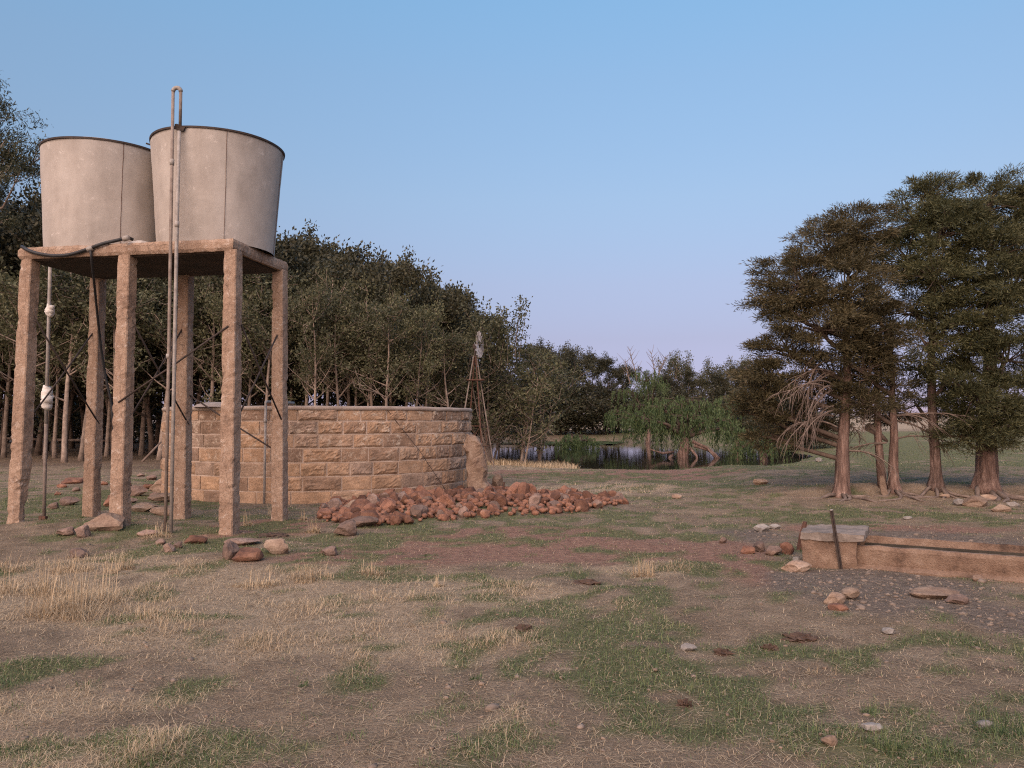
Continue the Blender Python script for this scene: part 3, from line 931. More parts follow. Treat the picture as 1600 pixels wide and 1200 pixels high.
    for i in range(len(path) - 1):
        p0 = path[max(i - 1, 0)]; p1 = path[i]; p2 = path[i + 1]; p3 = path[min(i + 2, len(path) - 1)]
        for k in range(4):
            t = k / 4
            sm.append(0.5 * ((2 * p1) + (-p0 + p2) * t + (2 * p0 - 5 * p1 + 4 * p2 - p3) * t * t + (-p0 + 3 * p1 - 3 * p2 + p3) * t ** 3))
    sm.append(path[-1])
    MB().tube([lh(p) for p in sm], 0.025, 10).build('tube', M['rubber'], h, True)
    for px, py in ((141, 388), (197, 372)):
        MB().tube([lh(edge(px - 4, py + 1.5, .036)), lh(edge(px + 4, py - 1, .036))], 0.038, 10).build('clip', M['galv'], h, True)
    dh = empty('hose', (0, 0, 0)); do = edge(141, 391, .04); dh.location = do
    tag(dh, 'slender black hose hanging from the joint down past the rear leg', 'hose')
    pts = [(141.5, 391, .04), (143, 405, .0), (147, 440, -.35), (152, 490, -.9), (158, 545, -1.25), (165, 590, -1.35), (174, 630, -1.4), (178, 680, -1.42), (179, 740, -1.45), (178, 806, -1.45)]
    pp = [edge(*q) for q in pts]
    pp[-1].z = hz(pp[-1].x, pp[-1].y) - 0.02
    MB().tube([p - do for p in pp], 0.019, 8).build('tube', M['rubber'], dh, True)
    # plaster lump left on the slab between the tanks
    q = slab_pt(0.46, 0.12, TOP_Z)
    mb = MB(); mb.lathe([(0.0, 0.06), (0.10, 0.05), (0.17, 0.02), (0.2, -0.02)], 12); mb.rough(0.03, 8)
    tag(mb.build('plaster_lump', M['tank'], None, False, q), 'crumbled lump of white plaster on the slab between the tanks', 'rubble')
pipes()

# ------------------------------------------------------------------ round stone reservoir
RES_R = 3.53
RES_RANGE = 19.1
_ang = R(-13.72)
RC = Vector((RES_RANGE * math.sin(_ang), RES_RANGE * math.cos(_ang), 0))
RES_TOP = 1.90
res = empty('stone_reservoir', (RC.x, RC.y, 0))
tag(res, 'round sandstone block reservoir with a smooth cement coping', 'reservoir')
def block_variants():
    out = []
    for k in range(22):
        rr = random.Random(100 + k)
        nx_, nz_ = 12, 7
        V = []; F = []
        cx, cz = rr.uniform(-.15, .15), rr.uniform(-.15, .15)
        smooth_face = k % 4 == 3
        for j in range(nz_ + 1):
            for i in range(nx_ + 1):
                x = i / nx_ - .5; z = j / nz_ - .5
                m = min((.5 - abs(x)) * 0.60 / 0.05, (.5 - abs(z)) * 0.26 / 0.045, 1.0)
                m = max(0.0, m)
                b = 0.024 + 0.026 * mnoise.noise(Vector((x * 2.6 + k * 11, z * 1.6, k))) + 0.020 * abs(mnoise.noise(Vector((x * 7 + k * 5, z * 4, 3)))) + 0.020 * mnoise.noise(Vector((x * 17 + k * 5, z * 9, 8)))
                fr = mnoise.noise(Vector((x * 2.5 + k, z * 4 + k * 3, 9)))
                if fr > 0.18: b += 0.014
                if smooth_face: b = 0.006 + 0.010 * mnoise.noise(Vector((x * 5, z * 5, k)))
                ex = x + (0.012 * mnoise.noise(Vector((z * 5, k, 1))) if abs(x) > .49 else 0)
                ez = z + (0.02 * mnoise.noise(Vector((x * 6, k, 2))) if abs(z) > .49 else 0)
                V.append((ex, -(max(0.0, b) * m), ez))
        n0 = len(V)
        for j in range(nz_):
            for i in range(nx_):
                a = j * (nx_ + 1) + i
                F.append((a, a + 1, a + nx_ + 2, a + nx_ + 1))
        ring = [i for i in range(nx_ + 1)] + [j * (nx_ + 1) + nx_ for j in range(1, nz_ + 1)] + [nz_ * (nx_ + 1) + i for i in range(nx_ - 1, -1, -1)] + [j * (nx_ + 1) for j in range(nz_ - 1, 0, -1)]
        bb = []
        for i in ring:
            p = V[i]; V.append((p[0], 0.06, p[2])); bb.append(len(V) - 1)
        for q in range(len(ring)):
            q2 = (q + 1) % len(ring)
            F.append((ring[q2], ring[q], bb[q], bb[q2]))
        out.append(new_mesh('block', V, F, M['stone'], False))
    return out
BV = block_variants()
COURSE = [0.27, 0.285, 0.275, 0.28, 0.27, 0.265, 0.24]
def reservoir():
    base = -0.04
    core = MB().lathe([(RES_R - 0.004, base - 0.25), (RES_R - 0.004, RES_TOP - 0.07), (RES_R - 0.42, RES_TOP - 0.07), (RES_R - 0.42, 0.1), (0.05, 0.1)], 120)
    core.build('mortar_core', M['mortar'], res, True)
    cp = MB().lathe([(RES_R + 0.03, RES_TOP - 0.085), (RES_R + 0.038, RES_TOP - 0.03), (RES_R + 0.005, RES_TOP), (RES_R - 0.43, RES_TOP), (RES_R - 0.46, RES_TOP - 0.03), (RES_R - 0.45, RES_TOP - 0.085)], 120, closed=True)
    cp.rough(0.014, 2.5); cp.build('coping', M['coping'], res, True)
    z = base
    k = 0
    for ci, ch in enumerate(COURSE):
        th = random.uniform(0, .3)
        end = th + 2 * math.pi
        lens = []
        while True:
            l = random.uniform(0.44, 0.80)
            lens.append(l)
            if sum(lens) > 2 * math.pi * RES_R - 0.4: break
        sc = 2 * math.pi * RES_R / sum(lens)
        for l in lens:
            l *= sc
            w = th + l / 2 / RES_R
            th += l / RES_R
            pxb = 800 + FPX * (RC.x + RES_R * math.cos(w)) / (RC.y + RES_R * math.sin(w))
            vi = random.randrange(22)
            if (pxb < 470 or ci == 0) and random.random() < .75: vi = random.choice((3, 7, 11, 15, 19))
            o = bpy.data.objects.new('block', BV[vi]); k += 1
            COL.objects.link(o); o.parent = res
            o.location = (RES_R * math.cos(w), RES_R * math.sin(w), z + ch / 2)
            o.rotation_euler = (random.uniform(-.02, .02), random.uniform(-.006, .006), w + math.pi / 2)
            o.scale = ((l - 0.030), random.uniform(.6, 1.15), (ch - 0.030))
        z += ch
    # old vertical pilaster strips near the broken right side
reservoir()

def res_pt(px, z, out=0.0):
    """point on the reservoir's near face at picture column px"""
    d = ray(px, 640); dx, dy = d.x, d.y
    a = dx * dx + dy * dy; b = -2 * (dx * RC.x + dy * RC.y); c = RC.x ** 2 + RC.y ** 2 - (RES_R + out) ** 2
    disc = b * b - 4 * a * c
    t = (-b - math.sqrt(max(disc, 0))) / (2 * a)
    return Vector((dx * t, dy * t, z))

# inlet pipe over the wall, brick beside it, cement dome on the coping, stay wire
def res_extras():
    p = res_pt(415, 0, 0.16); p.z = hz(p.x, p.y) - 0.05
    t = empty('inlet_pipe', p); tag(t, 'grey inlet pipe climbing the round wall and elbowing over its top', 'pipe')
    top = Vector((0, 0, RES_TOP + 0.075 - p.z))
    inn = (RC - p); inn.z = 0; inn.normalize()
    MB().tube([(0, 0, 0), top - Vector((0, 0, .03))], 0.024, 9).build('riser', M['galv'], t, True)
    MB().tube([top - Vector((0, 0, .05)), top - Vector((0, 0, .01)) + inn * .01, top + inn * 0.05, top + inn * 0.7 + Vector((.3, 0, -.01))], 0.028, 9).build('elbow', M['galv'], t, True)
    MB().tube([top * 0.80, top * 0.835], 0.033, 9).build('coupling', M['galv'], t, True)
    q = res_pt(429, RES_TOP, -0.1)
    MB().box((0, 0, 0.03), (0.30, 0.2, 0.085)).rough(0.01, 9)
    tag(MB().box((0, 0, 0.04), (0.27, 0.16, 0.085)).rough(0.008, 12).build('loose_brick', M['redrock'], None, False, q, (0, 0, .1)), 'loose red brick lying on the reservoir coping beside the inlet pipe', 'brick')
    q = res_pt(338, RES_TOP, -0.2)
    tag(MB().lathe([(0.0, 0.085), (0.18, 0.075), (0.36, 0.04), (0.44, -0.02)], 20).rough(0.02, 4).build('cement_cap', M['coping'], None, True, q), 'low rounded cement lump on the reservoir coping', 'cement')
    a = res_pt(602, RES_TOP - 0.02, 0.02); b = res_pt(697, 0.1, 0.12)
    b.z = hz(b.x, b.y) + 0.1
    m = a.lerp(b, 0.5); mr = (m - RC); mr.z = 0; m2 = RC + mr.normalized() * (RES_R + 0.10); m2.z = m.z - 0.02
    tag(MB().tube([a, a.lerp(m2, .5), m2, m2.lerp(b, .5), b], 0.006, 5).build('stay_wire', M['dark_iron'], None, True), 'thin dark wire slanting down the front of the round wall', 'wire')
res_extras()

# ------------------------------------------------------------------ rocks
def rock_mesh(seed, mat, sub=2, cuts=9, flat=1.0):
    rr = random.Random(seed)
    bm = bmesh.new()
    bmesh.ops.create_icosphere(bm, subdivisions=sub, radius=1.0)
    planes = []
    for _ in range(cuts):
        d = Vector((rr.gauss(0, 1), rr.gauss(0, 1), rr.gauss(0, 1))).normalized()
        planes.append((d, rr.uniform(0.55, 0.85)))
    for v in bm.verts:
        for d, h in planes:
            s = v.co.dot(d)
            if s > h: v.co -= d * (s - h)
        v.co += mnoise.noise_vector(v.co * 1.6 + Vector((seed, 0, 0))) * 0.10 + mnoise.noise_vector(v.co * 5 + Vector((seed, 0, 0))) * 0.045
        v.co.z *= flat
    me = bpy.data.meshes.new('rock'); bm.to_mesh(me); bm.free()
    me.materials.append(mat)
    return me
RED_V = [rock_mesh(200 + k, M['redrock'] if k % 5 else M['brownrock']) for k in range(15)]
PALE_V = [rock_mesh(300 + k, M['palerock'], 3) for k in range(8)]
GREY_V = [rock_mesh(400 + k, M['greyrock'], 3) for k in range(8)]
REDB_V = [rock_mesh(500 + k, M['redrock'] if k % 3 == 0 else M['brownrock'], 3) for k in range(8)]

def in_poly(x, y, P):
    c = False; j = len(P) - 1
    for i in range(len(P)):
        if (P[i][1] > y) != (P[j][1] > y) and x < (P[j][0] - P[i][0]) * (y - P[i][1]) / (P[j][1] - P[i][1]) + P[i][0]: c = not c
        j = i
    return c
RUB = []
def rubble():
    poly_px = [(498, 812), (560, 822), (640, 818), (720, 812), (820, 808), (900, 803), (955, 792), (985, 783), (960, 776), (900, 774), (830, 768), (780, 764), (740, 752), (690, 764), (640, 776), (560, 786), (500, 792)]
    P = [(p.x, p.y) for p in (atz(a, b, 0.03) for a, b in poly_px)]
    RUB.extend(P)
    xs_ = [p[0] for p in P]; ys_ = [p[1] for p in P]
    pts = []
    tries = 0
    while len(pts) < 292 and tries < 30000:
        tries += 1
        x = random.uniform(min(xs_), max(xs_)); y = random.uniform(min(ys_), max(ys_) + .4)
        if not in_poly(x, y, P): continue
        if (Vector((x, y, 0)) - RC).length < RES_R + 0.10: continue
        big = random.random()
        r = random.uniform(0.055, 0.11) if big < 0.75 else random.uniform(0.11, 0.165)
        if x < -1.8: r *= 1.1
        if any((x - a) ** 2 + (y - b) ** 2 < ((r + c) * 0.52) ** 2 for a, b, c in pts): continue
        pts.append((x, y, r))
    for (x, y, r) in pts:
        o = bpy.data.objects.new('rubble_stone', random.choice(RED_V))
        COL.objects.link(o)
        o.location = (x, y, hz(x, y) + r * 0.35 + random.random() * 0.04)
        o.rotation_euler = (random.uniform(0, 6.3), random.uniform(0, 6.3), random.uniform(0, 6.3))
        s = r * 1.05
        o.scale = (s * random.uniform(.9, 1.35), s * random.uniform(.8, 1.15), s * random.uniform(.7, 1.0))
        tag(o, 'broken red stone in the rubble heap at the foot of the round wall', 'stone', 'red rubble heaped against the reservoir')
    # the small broken stone between them, past counting
    bv = np.array([tuple(v.co) for v in RED_V[0].vertices]); 
    ico = rock_mesh(777, M['redrock'], 1, 6)
    bv = np.array([tuple(v.co) for v in ico.vertices]); bf = np.array([tuple(p.vertices) for p in ico.polygons])
    Vs = []; Fs = []; k = 0; tries = 0
    while k < 2200 and tries < 40000:
        tries += 1
        x = random.uniform(min(xs_) - .2, max(xs_) + .3); y = random.uniform(min(ys_) - .1, max(ys_) + .4)
        if not in_poly(x, y, P) or (Vector((x, y, 0)) - RC).length < RES_R + 0.05: continue
        r = random.uniform(.02, .075)
        q = Matrix.Rotation(random.uniform(0, 6.3), 3, 'X') @ Matrix.Rotation(random.uniform(0, 6.3), 3, 'Z')
        W_ = (bv * np.array([1.2, .9, .8])) @ np.array(q) * r + np.array([x, y, hz(x, y) + r * .5 + random.random() * .05])
        Vs.append(W_); Fs.append(bf + k * len(bv)); k += 1
    bpy.data.meshes.remove(ico)
    tag(obj('rubble_chips', new_mesh('rubble_chips', np.concatenate(Vs), np.concatenate(Fs), M['redrock'])), 'small red stone chips between the rubble', None, None, 'stuff')
rubble()

def rock(px, py, w, h, kind, label, yaw=None, k=None, name='rock', depth=1.0, tilt=0.0, sink=0.25):
    g = G(px, py)
    d = math.hypot(g.x, g.y)
    sx = w * g.y / FPX / 2 * 1.18; sz = h * g.y / FPX / 2 * 1.25
    bank = {'r': REDB_V, 'p': PALE_V, 'g': GREY_V}[kind]
    me = bank[(int(px * 7 + py) if k is None else k) % len(bank)]
    o = bpy.data.objects.new(name, me); COL.objects.link(o)
    sy = max(sx * 0.75, sz) * depth
    o.location = (g.x, g.y + sy * 0.6, hz(g.x, g.y + sy * 0.6) + sz * (1 - sink * 1.6))
    o.scale = (sx, sy, sz)
    o.rotation_euler = (random.uniform(-.1, .1), tilt, random.uniform(-.3, .3) if yaw is None else yaw)
    tag(o, label, 'rock')
    return o
ROCKS = [
 (158, 830, 62, 26, 'p', 'large pale boulder at the foot of the middle front leg'),
 (124, 840, 24, 20, 'r', 'rounded reddish stone beside the large pale boulder'),
 (98, 838, 30, 14, 'r', 'jagged red-brown stone between leftmost leg and pale boulder'),
 (118, 871, 34, 14, 'r', 'flat brick-like brown stone at the edge of the dry grass'),
 (262, 863, 20, 14, 'r', 'small round reddish stone in front of the twin standpipes'),
 (276, 856, 16, 10, 'r', 'smaller stone just behind the round one below the standpipes'),
 (300, 850, 34, 13, 'r', 'long low stone in green grass before the nearest leg'),
 (250, 852, 16, 10, 'r', 'low dark stone close to the base of the twin standpipes'),
 (228, 838, 30, 9, 'r', 'flat stone between the middle front leg and the standpipes'),
 (357, 874, 22, 28, 'r', 'upright rounded stone forming one horn of the boulder pair'),
 (382, 878, 44, 22, 'r', 'broad smooth boulder lying before the nearest leg'),
 (430, 866, 38, 26, 'p', 'tilted buff stone beside the dark hollow'),
 (375, 852, 48, 10, 'r', 'flat slab stone lying right under the nearest leg'),
 (512, 868, 30, 15, 'r', 'lone dome-shaped red stone on the grass in front of the heap'),
 (538, 838, 38, 26, 'r', 'largest loose red stone at the near end of the rubble heap'),
 (566, 824, 46, 16, 'r', 'long low red stone just behind the largest loose one'),
 (620, 818, 30, 18, 'r', 'orange-red egg-shaped stone at the near rim of the heap'),
 (552, 800, 36, 18, 'p', 'buff squared stone lying against the round wall in the heap'),
 (970, 787, 18, 18, 'r', 'lone rounded red stone beyond the far end of the heap'),
 (932, 795, 18, 15, 'r', 'rounded red stone at the far tip of the heap'),
 (778, 767, 16, 26, 'p', 'pale upright stone beside the leaning pillar stone'),
 (1192, 831, 22, 12, 'g', 'grey angular stone on the gravel behind the trough end'),
 (1212, 827, 16, 8, 'g', 'small grey stone next to the angular one behind the trough'),
 (1130, 849, 12, 11, 'r', 'single small orange stone on bare earth away from the trough'),
 (1170, 866, 20, 14, 'r', 'orange rounded stone at the outer end of the stone row'),
 (1187, 863, 20, 18, 'r', 'taller brown stone second in the row toward the trough'),
 (1210, 868, 26, 14, 'r', 'low brown stone in the middle of the row by the trough'),
 (1231, 866, 20, 18, 'r', 'blocky stone in the row closest to the trough end'),
 (1248, 894, 42, 16, 'p', 'flat pale stone lying in front of the trough end'),
 (1246, 878, 10, 9, 'g', 'small grey cobble between the flat stone and the trough'),
 (1292, 886, 13, 10, 'g', 'grey cobble at the foot of the steel post'),
 (1308, 946, 32, 18, 'p', 'pale squarish stone in front of the trough, paired'),
 (1333, 938, 28, 18, 'p', 'rounded stone behind the pale squarish one before the trough'),
 (1312, 955, 28, 10, 'r', 'low reddish stone under the pale pair before the trough'),
 (1470, 936, 66, 15, 'p', 'wide flat stone half buried in the gravel before the trough'),
 (1500, 944, 34, 14, 'r', 'crumbling red stone by the wide half buried one'),
 (1530, 908, 16, 9, 'p', 'pale pebble-sized stone against the trough wall'),
 (1078, 1018, 22, 11, 'g', 'small grey stone alone in the green patch'),
 (1390, 992, 22, 9, 'g', 'grey-green stone in grass beyond the bare patch'),
 (1366, 1142, 28, 12, 'g', 'thin grey shard lying on bare soil in front'),
 (1298, 1166, 22, 16, 'p', 'brownish wedge-shaped stone on bare soil in front'),
 (1545, 1140, 26, 12, 'g', 'dark grey flat stone near the front tuft of grass'),
 (1190, 757, 20, 9, 'p', 'pale stone on the red ground before the dead branches'),
 (1058, 779, 14, 7, 'p', 'small pale stone in the straw near the pond path'),
 (1280, 722, 12, 7, 'g', 'whitish stone behind the dead branches near the pond'),
 (108, 756, 30, 10, 'r', 'flat rock on the grass between the rag pipe and rear leg'),
 (130, 752, 16, 8, 'r', 'low brown rock just behind the flat one by the rear leg'),
 (105, 790, 28, 14, 'r', 'red angular rock beside the foot of the rag-wrapped pipe'),
 (80, 796, 18, 12, 'r', 'dull rock touching the foot of the rag-wrapped pipe'),
 (135, 776, 20, 14, 'r', 'brown rock half hidden behind the rear leg'),
 (170, 792, 24, 18, 'r', 'dark red rock between the rear leg and middle front leg'),
 (222, 800, 34, 14, 'p', 'flat yellowish rock before the stacked flat stones'),
 (258, 806, 50, 18, 'p', 'broad low rock in front of the stacked flat stones'),
 (252, 785, 44, 13, 'p', 'lower of the flat stones stacked beside the round wall'),
 (210, 775, 30, 16, 'r', 'reddish rock beside the stacked flat stones'),
 (1530, 792, 40, 16, 'p', 'largest pale stone among the roots below the stout cypress'),
 (1568, 800, 26, 12, 'p', 'pale stone by dark roots below the stout cypress, near the picture edge'),
 (1500, 790, 18, 10, 'g', 'small grey stone beside the largest one below the stout cypress'),
 (1548, 782, 22, 9, 'p', 'flat stone tucked under the stout cypress roots'),
 (1478, 778, 14, 7, 'p', 'small pale stone at the foot of the straight cypress with the shade-darkened stem'),
 (1586, 792, 20, 9, 'g', 'grey stone at the picture edge below the stout cypress'),
 (1420, 812, 12, 6, 'g', 'small stone on the grass strip behind the trough'),
]
for (px, py, w, h, kind, lab) in ROCKS:
    rock(px, py, w, h, kind, lab)
_o = rock(254, 772, 46, 20, 'p', 'upper of the flat stones stacked beside the round wall'); _o.location.z = _o.location.z + 0.06
for (px, py, w, h) in ((95, 762, 14, 6), (118, 768, 12, 7), (140, 764, 14, 7), (182, 770, 18, 10), (196, 760, 16, 9), (228, 764, 16, 9), (240, 778, 14, 9), (205, 786, 16, 8), (186, 800, 14, 8), (88, 774, 10, 6), (160, 758, 12, 6), (236, 750, 16, 8), (218, 745, 12, 6)):
    _r = rock(px, py, w, h, 'r', 'small reddish stone strewn on the grass behind the tower legs')
    _r['group'] = 'stones strewn behind the tower'
# leaning pillar stone by the broken end of the wall
def pillar(px, py, w, h, label, seed, lean, thick=0.75):
    g = G(px, py)
    W = w * g.y / FPX; H = h * g.y / FPX
    mb = MB()
    n = 20; rings = 24
    V = []; F = []
    for i in range(rings):
        t = i / (rings - 1)
        s = 1.0 - 0.25 * t if t < 0.85 else (0.79 - (t - .85) * 2.4)
        for k in range(n):
            w_ = 2 * math.pi * k / n
            cx = math.copysign(abs(math.cos(w_)) ** .6, math.cos(w_)); cy = math.copysign(abs(math.sin(w_)) ** .6, math.sin(w_))
            p = Vector((cx * W / 2 * s, cy * W / 2 * thick * s, t * H - 0.15 * (1 - t)))
            p += mnoise.noise_vector(p * 4 + Vector((seed, 0, 0))) * W * 0.13 + mnoise.noise_vector(p * 9) * W * 0.10
            p.x += lean * t * H
            V.append(p)
    for i in range(rings - 1):
        for k in range(n):
            k2 = (k + 1) % n
            F.append((i * n + k, i * n + k2, (i + 1) * n + k2, (i + 1) * n + k))
    F.append(tuple((rings - 1) * n + k for k in range(n)))
    return tag(obj('standing_stone', new_mesh('standing_stone', V, F, M['palerock']), None, g), label, 'stone')
pillar(750, 776, 34, 96, 'tall pillar stone leaning against the broken end of the round wall', 1, -0.12)
pillar(1385, 774, 11, 30, 'small upright marker stone among roots under the cypresses', 5, -0.25, 0.6)
# short iron stake and bar in the rubble
def stakes():
    g = G(785, 775)
    tag(MB().tube([g, g + Vector((0.04, 0, 0.30))], 0.018, 6).build('iron_stake', M['rust'], None, False), 'short rusty stake behind the pale upright stone', 'stake')
    a = atz(800, 767, .22); b = atz(880, 770, .14)
    a.z = hz(a.x, a.y) + .12; b.z = hz(b.x, b.y) + .10
    tag(MB().tube([a, b], 0.02, 6).build('iron_bar', M['rust'], None, False), 'rusty iron bar lying along the back of the rubble heap', 'bar')
stakes()

# ------------------------------------------------------------------ drinking trough
def trough():
    A = atz(1256, 880, 0.02); B = atz(1600, 909, 0.02)
    ax = Vector((B.x - A.x, B.y - A.y, 0)).normalized()
    bk = Vector((-ax.y, ax.x, 0))
    if bk.y < 0: bk = -bk
    z0 = hz(A.x, A.y)
    t = empty('water_trough', (A.x, A.y, z0), math.atan2(ax.y, ax.x))
    tag(t, 'long low concrete drinking trough with a raised block at its end', 'trough')
    # local frame: x along, y back, z up
    Lt = 6.2; W = 0.50; H = 0.275
    sec = [(-.03, -.1), (-.035, .04), (.015, .075), (0.0, .235), (.012, H), (.075, H), (.10, H - .03), (.13, .1), (W - .125, .1), (W - .118, H - .02), (W - .108, H + .058), (W, H + .052), (W + .01, -.1)]
    V = []; F = []
    nseg = 90; m = len(sec)
    for i in range(nseg + 1):
        x = 0.50 + (Lt - 0.50) * i / nseg
        for (y, z) in sec:
            p = Vector((x, y, z))
            p += mnoise.noise_vector(p * 7) * 0.010 + mnoise.noise_vector(p * 21) * 0.006
            if z < 0.08 and y < 0: p.y += -0.03 * mnoise.noise(Vector((x * 3, 0, 0)))
            V.append(p)
    for i in range(nseg):
        for j in range(m - 1):
            F.append((i * m + j, (i + 1) * m + j, (i + 1) * m + j + 1, i * m + j + 1))
    F.append(tuple(range(m))); F.append(tuple(nseg * m + j for j in range(m))[::-1])
    obj('basin', new_mesh('basin', V, F, M['trough']), t)
    MB().box(((Lt + .5) / 2 + .05, W - .131, .160), (Lt - .6, .012, .20)).build('dark_lining', M['lining'], t)  # dark strip along the inner back wall, below its rim
    MB().box(((Lt + .5) / 2 + .05, (W - .02) / 2, .104), (Lt - .6, W - .29, .012)).build('dark_floor', M['lining'], t)  # dark sheet added on the floor, the cavity's shade put into its colour
    bm = grid_box(0.56, W + 0.10, 0.46, 10, 9, 8)
    for v in bm.verts:
        v.co += mnoise.noise_vector(v.co * 5) * 0.018 + mnoise.noise_vector(v.co * 17) * 0.008
    me = bpy.data.meshes.new('end_block'); bm.to_mesh(me); bm.free(); me.materials.append(M['trough'])
    obj('end_block', me, t, (0.27, W / 2, 0.10))
    bm = grid_box(0.64, W + 0.16, 0.075, 14, 10, 3)
    for v in bm.verts:
        e_ = max(abs(v.co.x) / .32, abs(v.co.y) / .33)
        v.co += mnoise.noise_vector(v.co * 6 + Vector((3, 3, 3))) * 0.022 + mnoise.noise_vector(v.co * 20) * 0.010
    me = bpy.data.meshes.new('cap_slab'); bm.to_mesh(me); bm.free(); me.materials.append(M['concrete_grey'])
    obj('cap_slab', me, t, (0.30, W / 2, 0.365), (0.02, -0.02, 0))
    # steel Y-post and rusty stub
    g = G(1314, 889); top = at(1299, 797, g.y - 0.02)
    p = empty('steel_post', g); tag(p, 'leaning dark steel fence post in front of the trough', 'post')
    d = (top - g)
    mb = MB()
    q = d.normalized(); s = q.cross(Vector((0, 1, 0))).normalized(); f = s.cross(q)
    V = []; F = []
    prof = [(-.020, .0), (-.004, -.004), (-.003, -.026), (.003, -.026), (.004, -.004), (.020, .0), (.020, .004), (-.020, .004)]
    for e_ in (-0.12, d.length):
        for (a, b) in prof: V.append(q * e_ + s * a + f * b)
    n = len(prof)
    for j in range(n): F.append((j, (j + 1) % n, n + (j + 1) % n, n + j))
    F.append(tuple(range(n))); F.append(tuple(n + j for j in range(n)))
    obj('stake', new_mesh('stake', V, F, M['dark_iron']), p)
    MB().tube([d * 0.99, d * 1.012], 0.016, 6).build('cap', M['galv'], p)
    g2 = atz(1249, 858, 0.0); g2.z = hz(g2.x, g2.y)
    tp = at(1258, 815, g2.y)
    mb = MB().tube([(0, 0, -.1), (tp - g2) * .5, tp - g2], [.05, .035, .022], 6).rough(0.02, 12)
    tag(mb.build('rusty_stub', M['rust'], None, False, g2), 'short rusted post stub against the end of the trough', 'post')
trough()

# ------------------------------------------------------------------ windmill
def windmill():
    Yw = 27.0
    c = at(742, 690, Yw); gz = hz(c.x, Yw)
    t = empty('windmill', (c.x, Yw, gz)); tag(t, 'small rusty wind pump tower behind the round wall', 'windmill')
    topz = at(742, 556, Yw).z - gz
    rb = 0.74; rt = 0.055
    rot = 0.45
    def corner(k, z):
        w = rot + math.pi / 2 * k; r = rb + (rt - rb) * z / topz
        return Vector((r * math.cos(w), r * math.sin(w), z))
    for k in range(4):
        MB().tube([corner(k, -0.1), corner(k, topz)], 0.021, 5).build('leg', M['rust'] if k % 2 else M['rusty_pipe'], t)
    for z in (0.75, 1.45):
        for k in range(4):
            MB().tube([corner(k, z), corner((k + 1) % 4, z)], 0.014, 4).build('girt', M['rust'], t)
    for k in range(4):
        MB().tube([corner(k, 0.02), corner((k + 1) % 4, 1.45)], 0.009, 4).build('brace', M['rust'], t)
    zp = at(742, 594, Yw).z - gz
    MB().box((0.03, 0, zp), (0.62, 0.5, 0.03)).build('platform', M['rust'], t)
    MB().tube([(0, 0, topz - .05), (0, 0, topz + 0.42)], 0.035, 8).build('mast', M['dark_iron'], t)
    hub = Vector((0.10, -0.06, topz + 0.40))
    MB().box((0.0, 0, topz + 0.32), (0.16, 0.14, 0.14)).rough(.01, 9).build('gearbox', M['dark_iron'], t)
    # wheel seen almost edge-on
    ang = R(14)
    axisv = Vector((math.cos(ang), -math.sin(ang), 0)); sv = Vector((math.sin(ang), math.cos(ang), 0)); up = Vector((0, 0, 1))
    hubp = Vector((0, 0, topz + 0.40)) + axisv * 0.16
    wheel = MB().tube([Vector((0, 0, 0)) - axisv * 0.14, axisv * 0.05], 0.03, 8).build('wheel', M['dark_iron'], t, False, hubp)
    nb = 15
    bme = None
    for k in range(nb):
        w = 2 * math.pi * k / nb
        rdir = sv * math.cos(w) + up * math.sin(w); tdir = -sv * math.sin(w) + up * math.cos(w)
        pit = tdir * 0.82 + axisv * 0.57
        V = []
        for (r, hw) in ((0.14, 0.022), (0.30, 0.045), (0.47, 0.072)):
            for q in (-1, 0, 1):
                V.append(rdir * r + pit * hw * q + axisv * (0.012 * (1 - q * q)))
        F = []
        for i in range(2):
            for j in range(2):
                a = i * 3 + j; F.append((a, a + 1, a + 4, a + 3))
        obj('blade', new_mesh('blade', V, F, M['tin']), wheel)
    for rr_ in (0.30, 0.45):
        pts = [sv * math.cos(w) * rr_ + up * math.sin(w) * rr_ + axisv * 0.02 for w in [2 * math.pi * k / 24 for k in range(25)]]
        MB().tube(pts, 0.007, 4).build('hoop', M['galv'], wheel)
    # folded tail vane
    tb = Vector((0, 0, topz + 0.40)) - axisv * 0.05
    MB().tube([tb, tb - axisv * 0.10 + sv * 0.45], 0.012, 5).build('tail_boom', M['rust'], t)
    V = [tb - axisv * .02 + sv * .18 + up * .10, tb - axisv * .02 + sv * .18 - up * .12, tb - axisv * .16 + sv * .62 - up * .18, tb - axisv * .16 + sv * .62 + up * .14]
    V2 = [v + axisv * 0.006 for v in V]
    obj('tail_vane', new_mesh('tail_vane', V + V2, [(0, 1, 2, 3), (7, 6, 5, 4), (0, 3, 7, 4), (1, 5, 6, 2), (0, 4, 5, 1), (3, 2, 6, 7)], M['tin']), t)
windmill()
#PART3
# ------------------------------------------------------------------ trees
def bez(p, d, L, droop, n, wig, seed):
    """a limb: starts at p along d, bending by droop (negative sags, positive lifts)"""
    pts = [Vector(p)]; d = Vector(d).normalized(); q = Vector(p)
    for i in range(n):
        d = (d + Vector((0, 0, droop / n)) + mnoise.noise_vector(Vector((seed * 3.7, i * 0.8, seed))) * wig).normalized()
        q = q + d * (L / n); pts.append(q.copy())
    return pts

def place_tree(root, x, y, s, rz, label, group, cat='tree', sz=None):
    root.location = (x, y, hz(x, y) - 0.03)
    root.rotation_euler = (0, 0, rz)
    root.scale = (s, s, sz if sz else s)
    tag(root, label, cat, group)

